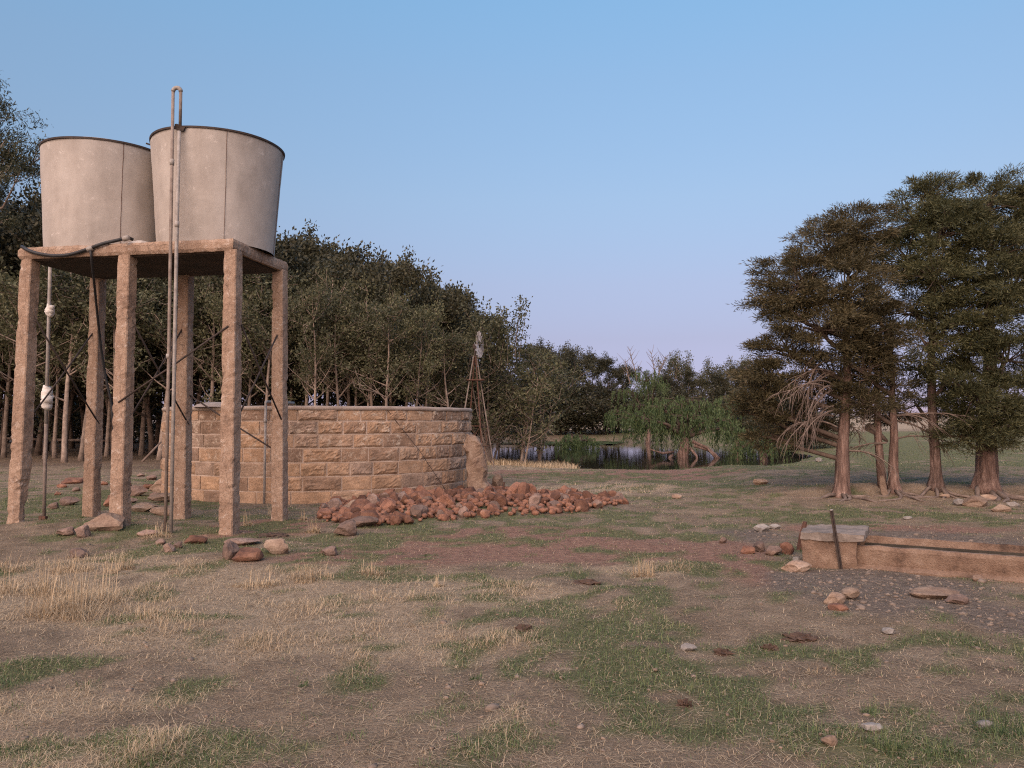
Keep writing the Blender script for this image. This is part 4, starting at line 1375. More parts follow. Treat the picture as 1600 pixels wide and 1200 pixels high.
def make_wood_tree(seed, h, crown_lo, cr, bark, leaf, nleaf, lsz, lean=0.06, stems=1, fork=True, name='woodland_tree', shoots=0):
    rr = random.Random(seed)
    root = empty(name, (0, 0, 0))
    tb = MB(); LP = []; LD = []
    for st in range(stems):
        a = rr.uniform(0, 6.28)
        base = Vector((math.cos(a), math.sin(a), 0)) * (0.0 if stems == 1 else rr.uniform(.1, .45))
        hh = h * (1 if st == 0 else rr.uniform(.7, .95))
        dirv = Vector((math.cos(a) * lean * 2, math.sin(a) * lean * 2, 1))
        tr = bez(base - Vector((0, 0, .15)), dirv, hh * 0.93, 0.25, 12, 0.10, seed + st * 31)
        r0 = 0.0115 * hh * (1 if stems == 1 else .75)
        rad = [r0 * (1.35 if i == 0 else 1) * (1 - i / 12.8) ** 0.85 + 0.008 for i in range(13)]
        tb.tube(tr, rad, 7)
        nl = rr.randint(13, 18) if stems == 1 else 9
        for k in range(nl):
            t = rr.uniform(crown_lo * 0.85, 0.97) if k > 1 else rr.uniform(crown_lo * .55, crown_lo)
            i = min(int(t * 12), 11)
            p = tr[i].lerp(tr[i + 1], t * 12 - i)
            w = k * 2.4 + rr.uniform(-.5, .5)
            env = cr * (0.45 + 0.75 * math.sin(math.pi * min(1, max(0.05, (t - crown_lo * .6) / (1.02 - crown_lo * .6))) ** 0.8))
            L = env * rr.uniform(.8, 1.25)
            lb = bez(p, (math.cos(w), math.sin(w), rr.uniform(.25, .9)), L, rr.uniform(.1, .6), 6, 0.28, seed * 3 + k)
            lr = max(0.012, rad[i] * 0.42)
            tb.tube(lb, [lr * (1 - q / 6.6) + .004 for q in range(7)], 5, False)
            bare = t < crown_lo
            for j in range(2, 7):
                for m in range(2):
                    if bare and rr.random() < .5: continue
                    d = Vector((rr.gauss(0, 1), rr.gauss(0, 1), rr.gauss(.35, .8))).normalized()
                    tw = bez(lb[j], d, rr.uniform(.45, 1.0) * cr * .42, .2, 3, .3, seed + k * 7 + j)
                    tb.tube(tw, [.011, .009, .007, .004], 3, False)
                    if not (bare and rr.random() < .6):
                        for q in tw[1:]:
                            LP.append(q); LD.append((q - lb[0]).normalized())
        for q in tr[10:]:
            LP.append(q); LD.append(Vector((0, 0, 1)))
    for k in range(shoots):
        w = rr.uniform(0, 6.28); q = cr * .6 * math.sqrt(rr.random())
        p = Vector((math.cos(w) * q, math.sin(w) * q, h * rr.uniform(.72, .85)))
        sh = bez(p, (rr.gauss(0, .22), rr.gauss(0, .22), 1), h * rr.uniform(.22, .46), 0.1, 5, .1, seed + k * 13)
        tb.tube(sh, [.014, .012, .010, .008, .006, .003], 4, False)
        for i in range(1, 6):
            for _ in range(9):
                LP.append(sh[i] + Vector((rr.gauss(0, .04), rr.gauss(0, .04), rr.gauss(0, .1)))); LD.append(Vector((0, 0, 1.4)))
    tb.build('trunk', bark, root, True)
    A = np.array([tuple(p) for p in LP]); D = np.array([tuple(d) for d in LD])
    idx = rng.integers(0, len(A), nleaf)
    P = A[idx] + rng.normal(size=(nleaf, 3)) * np.array([.20, .20, .17]) * cr * .42
    Dn = unit(D[idx] * 0.5 + rng.normal(size=(nleaf, 3)) * 0.8 + np.array([0, 0, .15]))
    V, F = leaf_quads(P, Dn, lsz * rng.uniform(.65, 1.35, nleaf), lsz * .55 * rng.uniform(.7, 1.2, nleaf))
    obj('crown', new_mesh('crown', V, F, leaf), root)
    root['h'] = h
    return root

PROT_F = [make_wood_tree(10 + k, 6.5, .52, 1.45, M['bark_pale'], M['leaf_wood'], 3900, .115, .035) for k in range(5)]
PROT_S = [make_wood_tree(40 + k, 5.5, .30, 1.5, M['bark_pale'], M['leaf_wood'], 6500, .125, .09, 4, shoots=26 if k == 0 else 2) for k in range(3)]
PROT_B = [make_wood_tree(70 + k, 10.0, .22, 2.7, M['bark_dark'], M['leaf_dark'], 11000, .20) for k in range(5)]
PROT_U = [make_wood_tree(90 + k, 3.0, .03, 1.9, M['bark_dark'], M['leaf_dark'], 5200, .17, .1, 3, name='shrub') for k in range(2)]
used = set()
def put(proto, px, Yd, top_py, rz, label, group, wscale=1.0):
    x = at(px, 640, Yd).x
    H = at(px, top_py, Yd).z - hz(x, Yd)
    key = proto.name
    o = proto if key not in used else copy_tree(proto)
    used.add(key)
    s = H / proto['h']
    place_tree(o, x, Yd, s * wscale, rz, label, group, 'tree', s)
    return o
ORD = ['first', 'second', 'third', 'fourth', 'fifth', 'sixth', 'seventh', 'eighth', 'ninth', 'tenth', 'eleventh', 'twelfth', 'thirteenth', 'fourteenth', 'fifteenth', 'sixteenth', 'seventeenth', 'eighteenth', 'nineteenth', 'twentieth', 'twenty-first', 'twenty-second', 'twenty-third', 'twenty-fourth', 'twenty-fifth', 'twenty-sixth', 'twenty-seventh', 'twenty-eighth', 'twenty-ninth', 'thirtieth', 'thirty-first', 'thirty-second', 'thirty-third', 'thirty-fourth', 'thirty-fifth', 'thirty-sixth', 'thirty-seventh', 'thirty-eighth', 'thirty-ninth', 'fortieth']
TOPS = [(-400, 250), (-100, 280), (0, 292), (60, 300), (200, 320), (440, 372), (500, 360), (560, 385), (640, 412), (700, 458), (740, 492), (800, 520), (860, 530), (900, 545), (960, 566), (1010, 580), (1200, 575)]
def topline(px):
    return float(np.interp(px, [a for a, _ in TOPS], [b for _, b in TOPS]))

def woods():
    front = [(-60, 30, 400), (8, 33, 420), (40, 29, 400), (72, 31, 395), (103, 28.5, 380), (128, 30, 400), (168, 33, 390), (196, 31, 400), (222, 34, 390), (250, 30, 420), (290, 32, 420), (328, 30.5, 410),
             (385, 31, 430), (430, 33, 420), (478, 31, 440), (508, 32, 420), (556, 33, 440), (586, 30.5, 440), (612, 33, 450), (646, 29.5, 470), (690, 32, 505), (722, 33.5, 530), (532, 30, 455), (668, 34, 495), (452, 34.5, 430), (570, 31, 450), (630, 32, 470), (706, 30, 520), (545, 34, 440), (88, 32, 400), (146, 29.5, 410), (184, 29, 420), (352, 29.5, 430), (408, 30, 430), (494, 29.5, 450), (600, 29, 465), (660, 30.5, 490)]
    rights = sorted(front, key=lambda q: -q[0])
    for i, (px, Yd, tp) in enumerate(rights):
        pr = PROT_F[(i * 3) % 5]
        put(pr, px, Yd + 1.5, tp + random.uniform(-12, 12), random.uniform(0, 6.28), 'slender pale-trunked tree at the edge of the wood, %s from the wind pump' % ORD[i], 'front row of the wood', random.uniform(.75, 1.1))
    sap = [(775, 33, 522, 0), (806, 34, 540, 1), (838, 37, 562, 2), (756, 37, 535, 1)]
    labs = ['multi-stemmed tree with tall upright shoots beside the wind pump', 'multi-stemmed pale tree on the near shore of the pond', 'low spreading tree leaning over the near end of the pond', 'bushy tree right behind the wind pump']
    for (px, Yd, tp, k), lb in zip(sap, labs):
        put(PROT_S[k], px, Yd, tp, random.uniform(0, 6.28), lb, 'small trees between wind pump and pond', 1.15)
    k = 0
    for row, (Y0, step, drop) in enumerate(((36.5, 62, 6), (40.5, 66, -4), (46, 72, 0), (53, 80, 8))):
        px = -140 + row * 23
        while px < 770 - row * 6:
            q = px + random.uniform(-16, 16)
            Yd = Y0 + random.uniform(-1.4, 1.4)
            tp = topline(q) + drop + random.uniform(6, 32)
            put(PROT_B[k % 5], q, Yd, tp, random.uniform(0, 6.28), 'dark evergreen tree in the depth of the wood behind the front row', 'dark trees deep in the wood', random.uniform(.85, 1.05)); k += 1
            px += step
    far = [(780, 66, 540), (812, 72, 540), (840, 74, 540), (868, 78, 545), (888, 84, 540), (905, 78, 545), (926, 84, 552), (946, 80, 560), (966, 86, 566)]
    for i, (px, Yd, tp) in enumerate(far):
        put(PROT_B[(i + 2) % 5], px, Yd, tp, random.uniform(0, 6.28), 'dark tree on the far shore of the pond, %s after the wood' % ORD[i], 'trees on the far shore of the pond', .95)
    for i, (px, Yd, tp) in enumerate([(1018, 86, 582), (1030, 92, 586), (1042, 84, 584), (1060, 90, 574), (1078, 84, 580), (1096, 90, 571), (1114, 84, 578), (1132, 90, 575), (1152, 84, 572), (1172, 88, 578), (1194, 84, 584), (1216, 88, 592), (1240, 84, 600)]):
        put(PROT_S[i % 3] if i % 2 else PROT_B[i % 5], px, Yd, tp, random.uniform(0, 6.28), 'greyish distant tree behind the willows, %s toward the cypresses' % ORD[i], 'distant trees behind the willows', 1.35 if i % 2 else 1.0)
    sh = [(770, 76, 620), (805, 77, 612), (842, 76, 622), (875, 77, 615), (905, 78, 622), (938, 77, 618), (962, 79, 626), (1012, 78, 618), (1038, 79, 622), (1072, 78, 618), (1106, 79, 620), (1140, 78, 616), (1175, 79, 622), (1212, 78, 626)]
    for i, (px, Yd, tp) in enumerate(sh):
        o = put(PROT_U[i % 2], px, Yd, tp, random.uniform(0, 6.28), 'dark shrub under the trees on the far shore, %s after the wood' % ORD[i], 'shrubs on the far shore of the pond', 1.25)
        o['category'] = 'shrub'
    for i, (px, Yd, tp) in enumerate([(1205, 50, 640), (1240, 52, 648), (1275, 50, 655), (1225, 62, 632), (1262, 64, 636)]):
        o = put(PROT_U[i % 2], px, Yd, tp, random.uniform(0, 6.28), 'brown brush on the pond shore behind the dead branches, %s from the willows' % ORD[i], 'brush on the shore behind the brownish cypress', 1.3)
        o['category'] = 'shrub'
    sh = [(-60, 58, 628), (0, 57, 622), (55, 58, 626), (110, 57, 620), (165, 58, 626), (225, 57, 622)]
    for i, (px, Yd, tp) in enumerate(sh):
        o = put(PROT_U[i % 2], px, Yd, tp, random.uniform(0, 6.28), 'dark undergrowth seen between the trunks behind the tower, %s from the picture edge' % ORD[i], 'undergrowth at the back of the wood', 1.6)
        o['category'] = 'shrub'
woods()

# tall gum tree at the picture's edge
def gum():
    Yg = 33.0
    bx = at(-70, 640, Yg).x
    t = empty('gum_tree', (bx, Yg, hz(bx, Yg) - .05))
    tag(t, 'tall airy gum tree rising above the wood beside the smoother tank', 'tree')
    rr = random.Random(5)
    o = Vector((bx, Yg, t.location.z))
    tb = MB(); LP = []
    tr = bez((0, 0, 0), (0.02, 0, 1), 15.5, .1, 14, .09, 4)
    tb.tube(tr, [.30 * (1 - i / 15) + .03 for i in range(15)], 9)
    targets = [(8, 140), (25, 155), (2, 170), (35, 205), (45, 215), (18, 195), (55, 235), (40, 250), (12, 232), (62, 245), (5, 260), (-30, 150), (-60, 130), (-90, 170), (-120, 200), (-40, 200), (-140, 260), (-70, 240), (-20, 290), (25, 285), (100, 222), (-110, 300), (10, 310), (-150, 330)]
    for k, (px, py) in enumerate(targets):
        e_ = at(px - 28, py + 16, Yg + rr.uniform(-2.2, 2.2)) - o
        zt = max(3.0, e_.z - rr.uniform(1.5, 3.2))
        i = min(range(len(tr)), key=lambda q: abs(tr[q].z - zt))
        s = tr[i]
        m = s.lerp(e_, .5) + Vector((rr.gauss(0, .3), rr.gauss(0, .3), -.25))
        tb.tube([s, s.lerp(m, .5) + Vector((0, 0, .1)), m, m.lerp(e_, .5) + Vector((0, 0, -.1)), e_], [.09, .07, .05, .035, .015], 6, False)
        for q in range(4):
            d = e_ + Vector((rr.gauss(0, .45), rr.gauss(0, .5), rr.gauss(0, .35)))
            tb.tube([m.lerp(e_, .6), d], [.02, .006], 4, False)
            for _ in range(3): LP.append(d + Vector((rr.gauss(0, .25), rr.gauss(0, .25), rr.gauss(0, .2))))
    tb.build('trunk', M['bark_pale'], t, True)
    A = np.array([tuple(p) for p in LP]); n = 17000
    P = A[rng.integers(0, len(A), n)] + rng.normal(size=(n, 3)) * np.array([.20, .20, .14])
    Dn = unit(rng.normal(size=(n, 3)) * .6 + np.array([0, 0, -.5]))
    V, F = leaf_quads(P, Dn, rng.uniform(.13, .24, n), rng.uniform(.03, .055, n))
    obj('crown', new_mesh('crown', V, F, M['leaf_gum']), t)
gum()

# ------------------------------------------------------------------ cypresses
def spray_clumps(C, OUT, nb):
    """pads of fine sprays: C (m,3) pad centres, OUT (m,3) outward directions"""
    m = len(C)
    idx = np.repeat(np.arange(m), nb); n = len(idx)
    size = rng.uniform(.13, .33, m)[idx]
    # each pad leans outward and a little up; sprays fill a flattened dome
    q = rng.normal(size=(n, 3)); q = unit(q) * (rng.random(n) ** .45)[:, None]
    q[:, 2] *= .42
    oh = OUT[idx] * np.array([1, 1, .45]); al = rng.uniform(-.9, .9, n)
    P = C[idx] + q * size[:, None] + oh * (size * al * .8)[:, None]
    P[:, 2] -= size * .30 * np.clip(al, 0, 1) ** 2
    D = unit(q * np.array([.8, .8, 1.1]) + oh * .6 + np.array([0, 0, .18]) + rng.normal(size=(n, 3)) * .42)
    return leaf_quads(P, D, rng.uniform(.06, .13, n), rng.uniform(.011, .020, n))

def cypress(base_px, base_py, rt, lobes, label, leaf, stems=((0, 0),), trunk_top=None, dens=9.2, dead=None, flare=1.5, bark='bark_cyp'):
    g = G(base_px, base_py); Yd = g.y
    t = empty('cypress_tree', (g.x, g.y, g.z - .02)); o = Vector(t.location)
    tag(t, label, 'tree', 'cypresses in a row by the trough')
    rr = random.Random(base_px)
    tb = MB()
    top = at(*trunk_top, Yd) - o
    n = 12
    tr = []
    for i in range(n + 1):
        q = i / n
        tr.append(Vector((top.x * q, 0, -.1 + top.z * q)) + mnoise.noise_vector(Vector((base_px, q * 3, 0))) * .10 * min(1, q * 4))
    tr.insert(1, tr[0].lerp(tr[1], .35)); tr.insert(2, tr[0].lerp(tr[2], .65))
    rad = [rt * (flare if i == 0 else 1.28 if i == 1 else 1.08 if i == 2 else 1) * (1 - 0.86 * i / (len(tr) - 1)) for i in range(len(tr))]
    mb = MB().tube(tr, rad, 16)
    # fluted, stringy trunk
    V2 = []
    for k, v in enumerate(mb.v):
        i = k // 16; j = k % 16
        if i < len(tr):
            c = tr[i]; dv = Vector(v) - c
            V2.append(c + dv * (1 + (.16 if i < 5 else .08) * math.sin(j * 2.35 + i * .35 + base_px) + .07 * rr.uniform(-1, 1)))
        else: V2.append(v)
    mb.v = [tuple(v) for v in V2]
    mb.build('trunk', M[bark], t, True)
    for (dx, py) in stems[1:]:
        e_ = at(base_px + dx, py, Yd) - o
        MB().tube([(dx * .0 + dx * Yd / FPX * .5, 0.1, -.1), (dx * Yd / FPX * .7, 0.1, e_.z * .4), e_], [rt * .75, rt * .6, rt * .3], 9).build('trunk', M['bark_cyp'], t, True)
    # surface roots
    for k in range(5):
        w = -2.9 + k * .62 + rr.uniform(-.2, .2)
        L = rr.uniform(.5, 1.5)
        pts = []; rd = []
        for i in range(7):
            q = i / 6
            ww = w + .35 * math.sin(q * 3 + k)
            x = math.cos(ww) * (rt * .9 + L * q); y = math.sin(ww) * (rt * .9 + L * q)
            pts.append(Vector((x, y, hz(o.x + x, o.y + y) - o.z + .045 * (1 - q) - .02 * q + .02 * math.sin(q * 9 + k)))); rd.append(rt * .20 * (1 - q) + .012)
        MB().tube(pts, rd, 6).build('root', M['deadwood'], t, True)
    bmb = MB(); CV = []; CO = []
    for (px, py, rx, ry, dz, kd) in lobes:
        c = at(px, py, Yd + dz) - o
        s = (Yd + dz) / FPX
        ax, az = rx * s, ry * s; ay = (ax + az) / 2
        area = 4 * math.pi * ((ax * ay) ** 1.6 + (ax * az) ** 1.6 + (ay * az) ** 1.6) ** (1 / 1.6) / 3 ** (1 / 1.6)
        m = int(area * dens * kd)
        d = unit(rng.normal(size=(m, 3)) + np.array([0, -.12, .12]))
        rad_ = np.where(rng.random(m) < .75, rng.uniform(.78, 1.12, m), rng.uniform(.35, .78, m))
        n3 = np.array([mnoise.noise(Vector(q) * 2.6 + Vector((px, py, 0))) for q in d])
        rad_ = rad_ * (1 + .22 * n3)
        keep = rng.random(m) < np.clip(.92 + n3 * .9, .15, 1)
        C = np.array(c)[None, :] + d * np.array([ax, ay, az]) * rad_[:, None]
        CV.append(C[keep]); CO.append(unit(d * np.array([1, 1, .75]))[keep])
        # limbs from trunk to lobe and out to some sprays
        zt = max(.8, c.z - abs(c.x - top.x * .5) * .25 - .35)
        q = min(max(zt / top.z, 0.05), .97)
        s0 = Vector((top.x * q, 0, top.z * q))
        md = s0.lerp(c, .55) + Vector((0, 0, -.08))
        bmb.tube([s0, md, c], [.055, .042, .028], 6, False)
        for k in range(min(len(C), int(14 + 10 * kd))):
            e_ = Vector(C[k]); bmb.tube([md.lerp(c, rr.uniform(.2, 1)), (c + e_) / 2 + Vector((0, 0, -.04)), e_], [.02, .014, .006], 4, False)
    bmb.build('limbs', M['bark_dark'], t, True)
    C = np.concatenate(CV); O = np.concatenate(CO)
    V, F = spray_clumps(C, O, 220)
    obj('crown', new_mesh('crown', V, F, leaf), t)
    if dead:
        for (x0, y0, dirx, cnt, L, droop) in dead:
            for k in range(cnt):
                p = at(x0 + rr.uniform(-5, 5), y0 + rr.uniform(-45, 45), Yd) - o
                d = Vector((dirx * rr.uniform(.7, 1.1), rr.uniform(-.75, .45), rr.uniform(-.15, .55)))
                lb = bez(p, d, L * rr.uniform(.6, 1.15), -droop * rr.uniform(.5, 1.3), 9, .2, base_px + k * 3.3 + x0)
                mbd = MB().tube(lb, [.020 * (1 - i / 10) + .004 for i in range(10)], 5, False)
                for j in range(2, 10):
                    for _ in range(2):
                        dd = (lb[j] - lb[j - 1]).normalized() + Vector((rr.gauss(0, .5), rr.gauss(0, .5), rr.gauss(-.15, .45)))
                        tw = bez(lb[j], dd, rr.uniform(.15, .6), -.8, 3, .25, k + j * 2.1)
                        mbd.tube(tw, [.009, .007, .005, .003], 3, False)
                mbd.build('dead_branch', M['deadwood'], t, True)
    return t
cypress(1314, 765, .165, [(1335, 362, 50, 42, .3, 1), (1290, 395, 62, 45, 0, 1), (1352, 405, 36, 50, .5, 1), (1245, 440, 58, 45, -.2, 1), (1320, 455, 66, 48, -.4, 1), (1215, 480, 44, 34, .2, 1),
                      (1275, 510, 72, 45, -.3, 1), (1345, 530, 40, 42, .4, .8), (1225, 545, 48, 30, 0, .9), (1195, 590, 42, 34, .1, .9), (1250, 585, 58, 42, .3, .8), (1185, 628, 34, 30, .2, .7), (1310, 600, 40, 55, .8, .7), (1225, 645, 44, 30, .6, .8), (1172, 640, 26, 26, .7, .8), (1205, 678, 34, 20, .6, .7), (1262, 640, 40, 32, .6, .6)],
        'broad brownish cypress with bare dead branches hanging toward the pond', M['leaf_cypbrown'], trunk_top=(1330, 400), dead=[(1305, 640, -1.0, 8, 1.6, 1.7), (1300, 570, -1.0, 7, 1.5, 1.9), (1320, 665, 1.0, 4, 1.0, 1.0)])
cypress(1397, 762, .13, [(1362, 482, 36, 26, -.4, 1), (1350, 525, 44, 34, -.5, 1), (1385, 545, 40, 34, -.3, .8), (1345, 575, 42, 36, -.4, .9), (1395, 600, 40, 36, -.1, .6), (1350, 625, 40, 34, -.3, .8), (1390, 645, 36, 28, .1, .6)],
        'smallest two-stemmed cypress growing between its taller neighbours', M['leaf_cypbrown'], stems=((0, 0), (-28, 560)), trunk_top=(1392, 500), dead=[(1400, 660, 1.0, 5, 1.2, .9), (1385, 655, -1.0, 5, 1.2, .8)])
cypress(1463, 771, .135, [(1450, 302, 36, 30, .1, 1), (1425, 340, 38, 42, .2, 1), (1470, 360, 46, 46, -.3, 1), (1415, 405, 44, 44, .1, 1), (1462, 430, 48, 48, -.5, .9), (1425, 480, 46, 36, .2, .9), (1485, 500, 42, 42, -.3, .8), (1450, 535, 40, 30, -.5, .6), (1435, 570, 42, 30, .3, .5), (1480, 590, 36, 34, -.2, .45), (1430, 630, 34, 24, .4, .3)],
        'straight cypress with shade-darkened stem and a tall narrow crown', M['leaf_cyp'], trunk_top=(1452, 320), bark='bark_cypshade')
cypress(1540, 771, .245, [(1545, 312, 58, 40, 0, 1), (1500, 350, 50, 42, -.3, 1), (1595, 335, 52, 44, .2, 1), (1550, 390, 66, 48, -.6, 1), (1625, 400, 60, 60, .2, 1), (1500, 430, 52, 46, -.2, 1), (1580, 460, 66, 52, -.7, 1), (1530, 500, 62, 46, -.6, .9),
                      (1635, 500, 60, 60, 0, .9), (1500, 555, 44, 46, -.2, .8), (1575, 560, 66, 52, -.6, .9), (1520, 620, 52, 46, -.6, 1), (1590, 630, 56, 48, -.4, 1), (1545, 670, 50, 34, -.6, 1), (1490, 640, 36, 44, 0, .8), (1500, 680, 34, 26, -.3, .8), (1640, 620, 50, 56, .2, .8)],
        'stout reddish-trunked cypress with the widest crown, at the picture edge', M['leaf_cyp'], trunk_top=(1552, 360), flare=1.45)
# pale broken limb caught in the dead branches
_g = at(1356, 666, 16.6); _h = at(1386, 690, 16.8)
tag(MB().tube([_g, _g.lerp(_h, .5) + Vector((0, 0, .02)), _h], [.10, .085, .035], 7).rough(.03, 6).build('broken_limb', M['deadwood'], None, False), 'pale broken limb caught among dead branches between the cypresses', 'branch')

# ------------------------------------------------------------------ willows
def willow(px, py, tops, label, spreadw, bare=False, lean=0.0, nst=26, tr=1.0):
    g = G(px, py); Yd = g.y
    t = empty('willow_tree', (g.x, g.y, g.z - .05)); o = Vector(t.location)
    tag(t, label, 'tree', 'willows at the pond')
    rr = random.Random(px)
    tb = MB(); PP = []; DD = []
    H = max((at(a, b, Yd) - o).z for a, b, _ in tops)
    tk = [Vector((0, 0, -.2)), Vector((.05 + lean * .2, 0, .45)), Vector((.12 + lean * .5, 0, .95)), Vector((.2 + lean, .1, 1.4))]
    if tr < .6: tk = [Vector((0, 0, -.2)), Vector((-.1, 0, .2)), Vector((-.2, 0, .35)), Vector((-.25, 0, .55))]
    tb.tube(tk, [.42 * tr, .30 * tr, .26 * tr, .20 * tr], 10)
    tb.v = [tuple(Vector(v) + mnoise.noise_vector(Vector(v) * 3) * .08 * tr) for v in tb.v]
    tb.build('trunk', M['bark_cyp'], t, True)
    lb_ = MB()
    for (a, b, rx) in tops:
        e_ = at(a, b, Yd + rr.uniform(-.9, .9)) - o
        s0 = tk[-1] if e_.z > 1.6 else tk[1]
        m = s0.lerp(e_, .5) + Vector((rr.gauss(0, .1), rr.gauss(0, .15), .3))
        lb_.tube([s0, s0.lerp(m, .5), m, m.lerp(e_, .5) + Vector((0, 0, .12)), e_], [.13 * tr, .11 * tr, .085 * tr, .06 * tr, .03 * tr], 7, False)
        R_ = rx * Yd / FPX
        for k in range(nst):
            w = rr.uniform(0, 6.28); q = math.sqrt(rr.random()) * R_
            st = e_ + Vector((math.cos(w) * q, math.sin(w) * q * .9, .25 * (1 - (q / R_) ** 2) + rr.gauss(0, .12)))
            if k % 3 == 0: lb_.tube([m.lerp(e_, rr.uniform(.3, 1)), (e_ + st) / 2 + Vector((0, 0, .12)), st], [.03, .018, .008], 4, False)
            L = min(rr.uniform(.5, 1.5), max(.3, st.z - .15))
            dv = Vector((math.cos(w) * .25, math.sin(w) * .25, -1))
            nn = int(L * 26)
            for i in range(nn):
                u = i / nn
                PP.append(st + Vector((dv.x * L * u * .6 + rr.gauss(0, .035), dv.y * L * u * .6 + rr.gauss(0, .035), -L * u * (0.3 + .7 * u) + .04)))
                DD.append(Vector((rr.gauss(0, .35), rr.gauss(0, .35), -1)))
    lb_.build('limbs', M['bark_dark'], t, True)
    P = np.array([tuple(p) for p in PP]); D = unit(np.array([tuple(d) for d in DD]))
    V, F = leaf_quads(P, D, rng.uniform(.12, .26, len(P)), rng.uniform(.028, .06, len(P)))
    obj('crown', new_mesh('crown', V, F, M['leaf_willow']), t)
    return t, o, Yd
wt, wo, wY = willow(1066, 722, [(1065, 630, 40), (1095, 636, 40), (1035, 640, 40), (1120, 660, 34), (1010, 660, 36), (985, 655, 36), (1145, 675, 28), (1075, 655, 40), (1050, 675, 30)], 'green weeping willow with splayed fallen limbs on the pond bank', 1, nst=44)
for (pts, rd) in (([(1085, 696), (1110, 704), (1122, 716)], .11), ([(1082, 690), (1105, 700), (1121, 719)], .10), ([(1078, 700), (1088, 712), (1090, 721)], .08), ([(1052, 706), (1035, 708), (1016, 702)], .07), ([(1050, 712), (1046, 716), (1050, 722)], .12), ([(1090, 698), (1116, 708), (1128, 720)], .06)):
    MB().tube([at(a, b, wY - .4 - .3 * i) - wo for i, (a, b) in enumerate(pts)], [rd, rd * .8, rd * .45], 7).rough(.03, 4).build('fallen_limb', M['bark_cyp'], wt, True)
w2, o2, Y2 = willow(1012, 694, [(1010, 585, 26), (985, 612, 30), (1020, 600, 26), (995, 635, 34), (1030, 625, 26), (970, 645, 24)], 'taller willow with dead twigs sticking out of its top', 1, nst=46, tr=.7)
for (x0, y0, dx, L, s) in ((995, 595, -.02, 4.2, 1), (1022, 590, .1, 3.2, 2), (985, 600, -.25, 3.0, 3), (1028, 588, .3, 2.6, 4)):
    p = at(x0, y0, Y2) - o2
    lb = bez(p, (dx, 0, 1), L * .78, .0, 7, .22, s * 5.1)
    mb = MB().tube(lb, [.07, .06, .05, .042, .034, .026, .018, .01], 5, False)
    for j in (2, 3, 4, 5, 6):
        for q in (-1, 1):
            mb.tube(bez(lb[j], (q * .8 + random.gauss(0, .2), random.gauss(0, .3), .8), random.uniform(.5, 1.3), .3, 3, .3, s + j), [.03, .024, .016, .008], 4, False)
    mb.build('dead_branch', M['deadwood'], w2, True)
willow(1150, 706, [(1140, 625, 26), (1165, 640, 30), (1190, 655, 26), (1130, 655, 24), (1155, 668, 26)], 'green willow half hidden behind the brownish cypress', 1, nst=40, tr=.7)
willow(900, 712, [(900, 684, 22), (915, 690, 20), (885, 690, 18)], 'small drooping willow bush at the near water edge', 1, nst=60, tr=.35)
willow(1195, 722, [(1180, 685, 24), (1160, 700, 20), (1210, 690, 20)], 'low willow with a leaning dark stem beside the dead branches', 1, lean=-.6, nst=30, tr=.6)

# white bird at the water's edge
def bird():
    g = atz(934, 689, WATER_Z + .01)
    t = empty('bird', g); tag(t, 'white water bird resting at the far edge of the pond', 'bird')
    V = []
    pts = [(-.30, 0, .20), (-.16, 0, .19), (0, 0, .21), (.14, 0, .25), (.20, 0, .33), (.21, 0, .43), (.26, 0, .47), (.36, 0, .45)]
    rd = [.02, .10, .14, .11, .055, .045, .06, .008]
    MB().tube(pts, rd, 10).build('body', M['bird'], t, True)
    for s in (-.05, .05): MB().tube([(0, s, -.2), (0.01, s, .12)], .012, 5).build('leg', M['dark_iron'], t)
bird()

# fallen timber
def logs():
    a = G(222, 722); b = at(252, 690, a.y + .3)
    tag(MB().tube([a, a.lerp(b, .5), b], [.05, .045, .03], 7).build('leaning_pole', M['deadwood'], None, True), 'grey pole leaning against the edge of the round wall', 'pole')
    a = atz(-60, 684, .45); b = atz(96, 688, .42); a.y = b.y = 44; 
    a = Vector((at(-60, 684, 40).x, 40, .75)); b = Vector((at(90, 688, 40).x, 39.5, .65))
    t = empty('rail_fence', (a.x, a.y, hz(a.x, a.y))); tag(t, 'pale wooden rail running behind the trunks of the wood', 'fence')
    o = Vector(t.location)
    c = Vector((at(180, 690, 39).x, 39, .6))
    MB().tube([a - o, b - o], .07, 7).build('rail', M['deadwood'], t, True); MB().tube([b - o + Vector((0, -.1, 0)), c - o], .07, 7).build('rail', M['deadwood'], t, True)
    for p in (a, b, c): MB().tube([Vector((p.x, p.y + .1, hz(p.x, p.y) - .1)) - o, Vector((p.x, p.y + .1, p.z + .15)) - o], .08, 7).build('post', M['deadwood'], t, True)
logs()

# ------------------------------------------------------------------ grass
def blades(P, head, L, W, rise, bend):
    """P (n,3) roots; head azimuth; rise = start elevation angle; bend = angle lost by the tip"""
    n = len(P)
    hx, hy = np.cos(head), np.sin(head)
    sx, sy = -hy, hx
    def step(p, ang, l):
        return p + np.stack([hx * np.cos(ang) * l, hy * np.cos(ang) * l, np.sin(ang) * l], 1)
    m = step(P, rise, L * .5); tip = step(m, rise - bend, L * .5)
    S_ = np.stack([sx, sy, np.zeros(n)], 1) * (W * .5)[:, None]
    V = np.stack([P - S_, P + S_, m - S_ * .75, m + S_ * .75, tip], 1).reshape(-1, 3)
    b = np.arange(n)[:, None] * 5
    F = np.concatenate([b + np.array([0, 1, 3]), b + np.array([0, 3, 2]), b + np.array([2, 3, 4])], 1).reshape(-1, 3)
    return V, F

